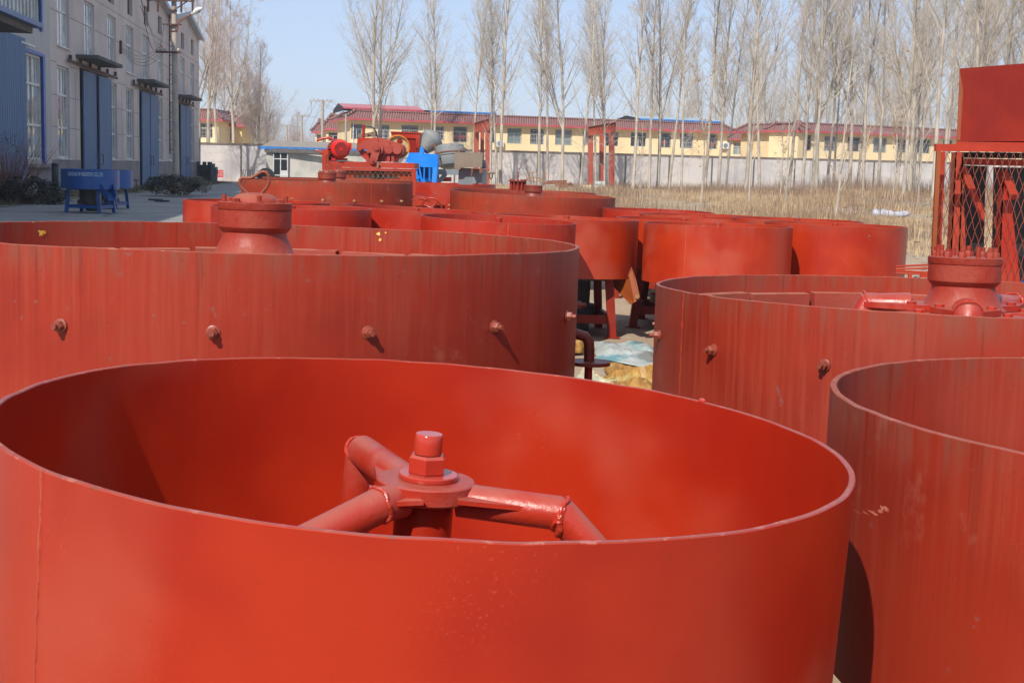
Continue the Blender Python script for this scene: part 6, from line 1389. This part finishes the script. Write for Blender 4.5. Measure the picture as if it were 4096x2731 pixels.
pr([(430, 270), (470, 330), (635, 780), (625, 870), (420, 430), (405, 300)], YT+.45, .06, 'frame_red', 'brace'); pr([(880, 330), (1015, 620), (920, 640), (830, 400)], YT+.5, .06, 'frame_red', 'brace')
pr([(420, 270), (660, 280), (640, 500), (620, 1500), (400, 1500), (430, 800)], YT+1.1, .05, 'black', 'rear_panel'); pr([(745, 290), (1060, 295), (1060, 1500), (720, 1500), (740, 700)], YT+1.1, .05, 'black', 'rear_panel')
m = MB()
def wl_(x0, y0, x1, y1, Y):
    pts = []; n = 14
    for k in range(n+1):
        u = k/n; q = zt3(x0+(x1-x0)*u, y0+(y1-y0)*u, Y); q.x += .006*sin(u*n*2.2); pts.append(q)
    m.tube(pts, .0030, 5, False)
for k in range(-14, 20):
    x = 160+k*78
    wl_(x, 140, x+370, 1560, YT+.0)
for k in range(-2, 40):
    x = 160+k*78
    wl_(x, 140, x-560, 1560, YT+.006)
# keep the mesh inside the frame
mm = MB(); 
keep = []
xl = zt3(150, 300, YT).x-.02
for f in m.f:
    ps = [m.v[i] for i in f]
    if all(p[0] > xl-(2.27-p[2])*.03 and p[0] < 5.4 and p[2] > .35 for p in ps): keep.append(f)
m.f = keep; m.build('wire_mesh', 'bolt', tw, 0)
MB().tube([P(4080, 1060, YT+1.5), P(4150, 1060, YT+1.5)], .03, 6)
bb = thing('blue_casing', 'bright blue casing peeping out at the right edge behind the mesh', 'machine', P(4110, 1150, 14)); MB().prism([P(4083, 1066, 14), P(4180, 1060, 14), P(4180, 1100, 14), P(4080, 1100, 14)], (0, .5, 0)).build('upper_casing', 'bright_blue', bb, 0); MB().prism([P(4076, 1101, 13.95), P(4180, 1101, 13.95), P(4180, 1180, 13.95), P(4070, 1180, 13.95)], (0, .5, 0)).build('lower_casing', 'bright_blue', bb, 0)
wc = thing('wire_coil', 'rusty coil of wire lying inside the mesh tower', 'wire coil', zt3(770, 860, YT+.9))
for k in range(9): a = zt3(740, 770+k*20, YT+.85); b = zt3(815, 775+k*19, YT+.85); MB().tube([a, a.lerp(b, .5)+Vector((0, -.05, -.01)), b], .007, 5).build('strand', 'rebar', wc)
rb = thing('red_bar_bundle', 'bundle of orange red steel bars on trestles behind the right-hand mill', 'steel bars', P(3650, 1110, 11.5))
for x0, y0, x1, y1 in ((3612, 1066, 3730, 1058), (3612, 1076, 3730, 1072), (3612, 1083, 3730, 1091), (3612, 1091, 3730, 1098)): MB().tube([P(x0-30, y0, 11.4), P(x1, y1, 11.4)], .009, 8).build('bar', 'orange_red', rb)
MB().bar(P(3640, 1096, 11.4), P(3640, 1130, 11.4), .03, .03).build('trestle', 'orange_red', rb, 0); MB().bar(P(3680, 1098, 11.4), P(3740, 1098, 11.4), .02, .05).build('trestle', 'orange_red', rb, 0)
for o in list(bpy.data.objects):
    if o.parent is None and o.type in ('MESH', 'EMPTY') and 'kind' not in o.keys() and 'category' not in o.keys(): print('UNTAGGED', o.name)

# ------------------------------------------------------------ thin haze in the air
hm, ht, hb_ = nmat('thin air haze'); ho_ = ht.nodes['Material Output']; ht.nodes.remove(hb_)
pv = ht.nodes.new('ShaderNodeVolumePrincipled'); pv.inputs['Color'].default_value = (.86, .91, 1, 1); pv.inputs['Density'].default_value = .0006; pv.inputs['Anisotropy'].default_value = .2
ht.links.new(pv.outputs[0], ho_.inputs['Volume']); M['haze'] = hm
hz_o = MB().box((0, 2450, 14.), (6200, 5200, 33.)).build('haze', 'haze', None, 0); tag(hz_o, 'thin pale haze over the yard', None, kind='stuff')
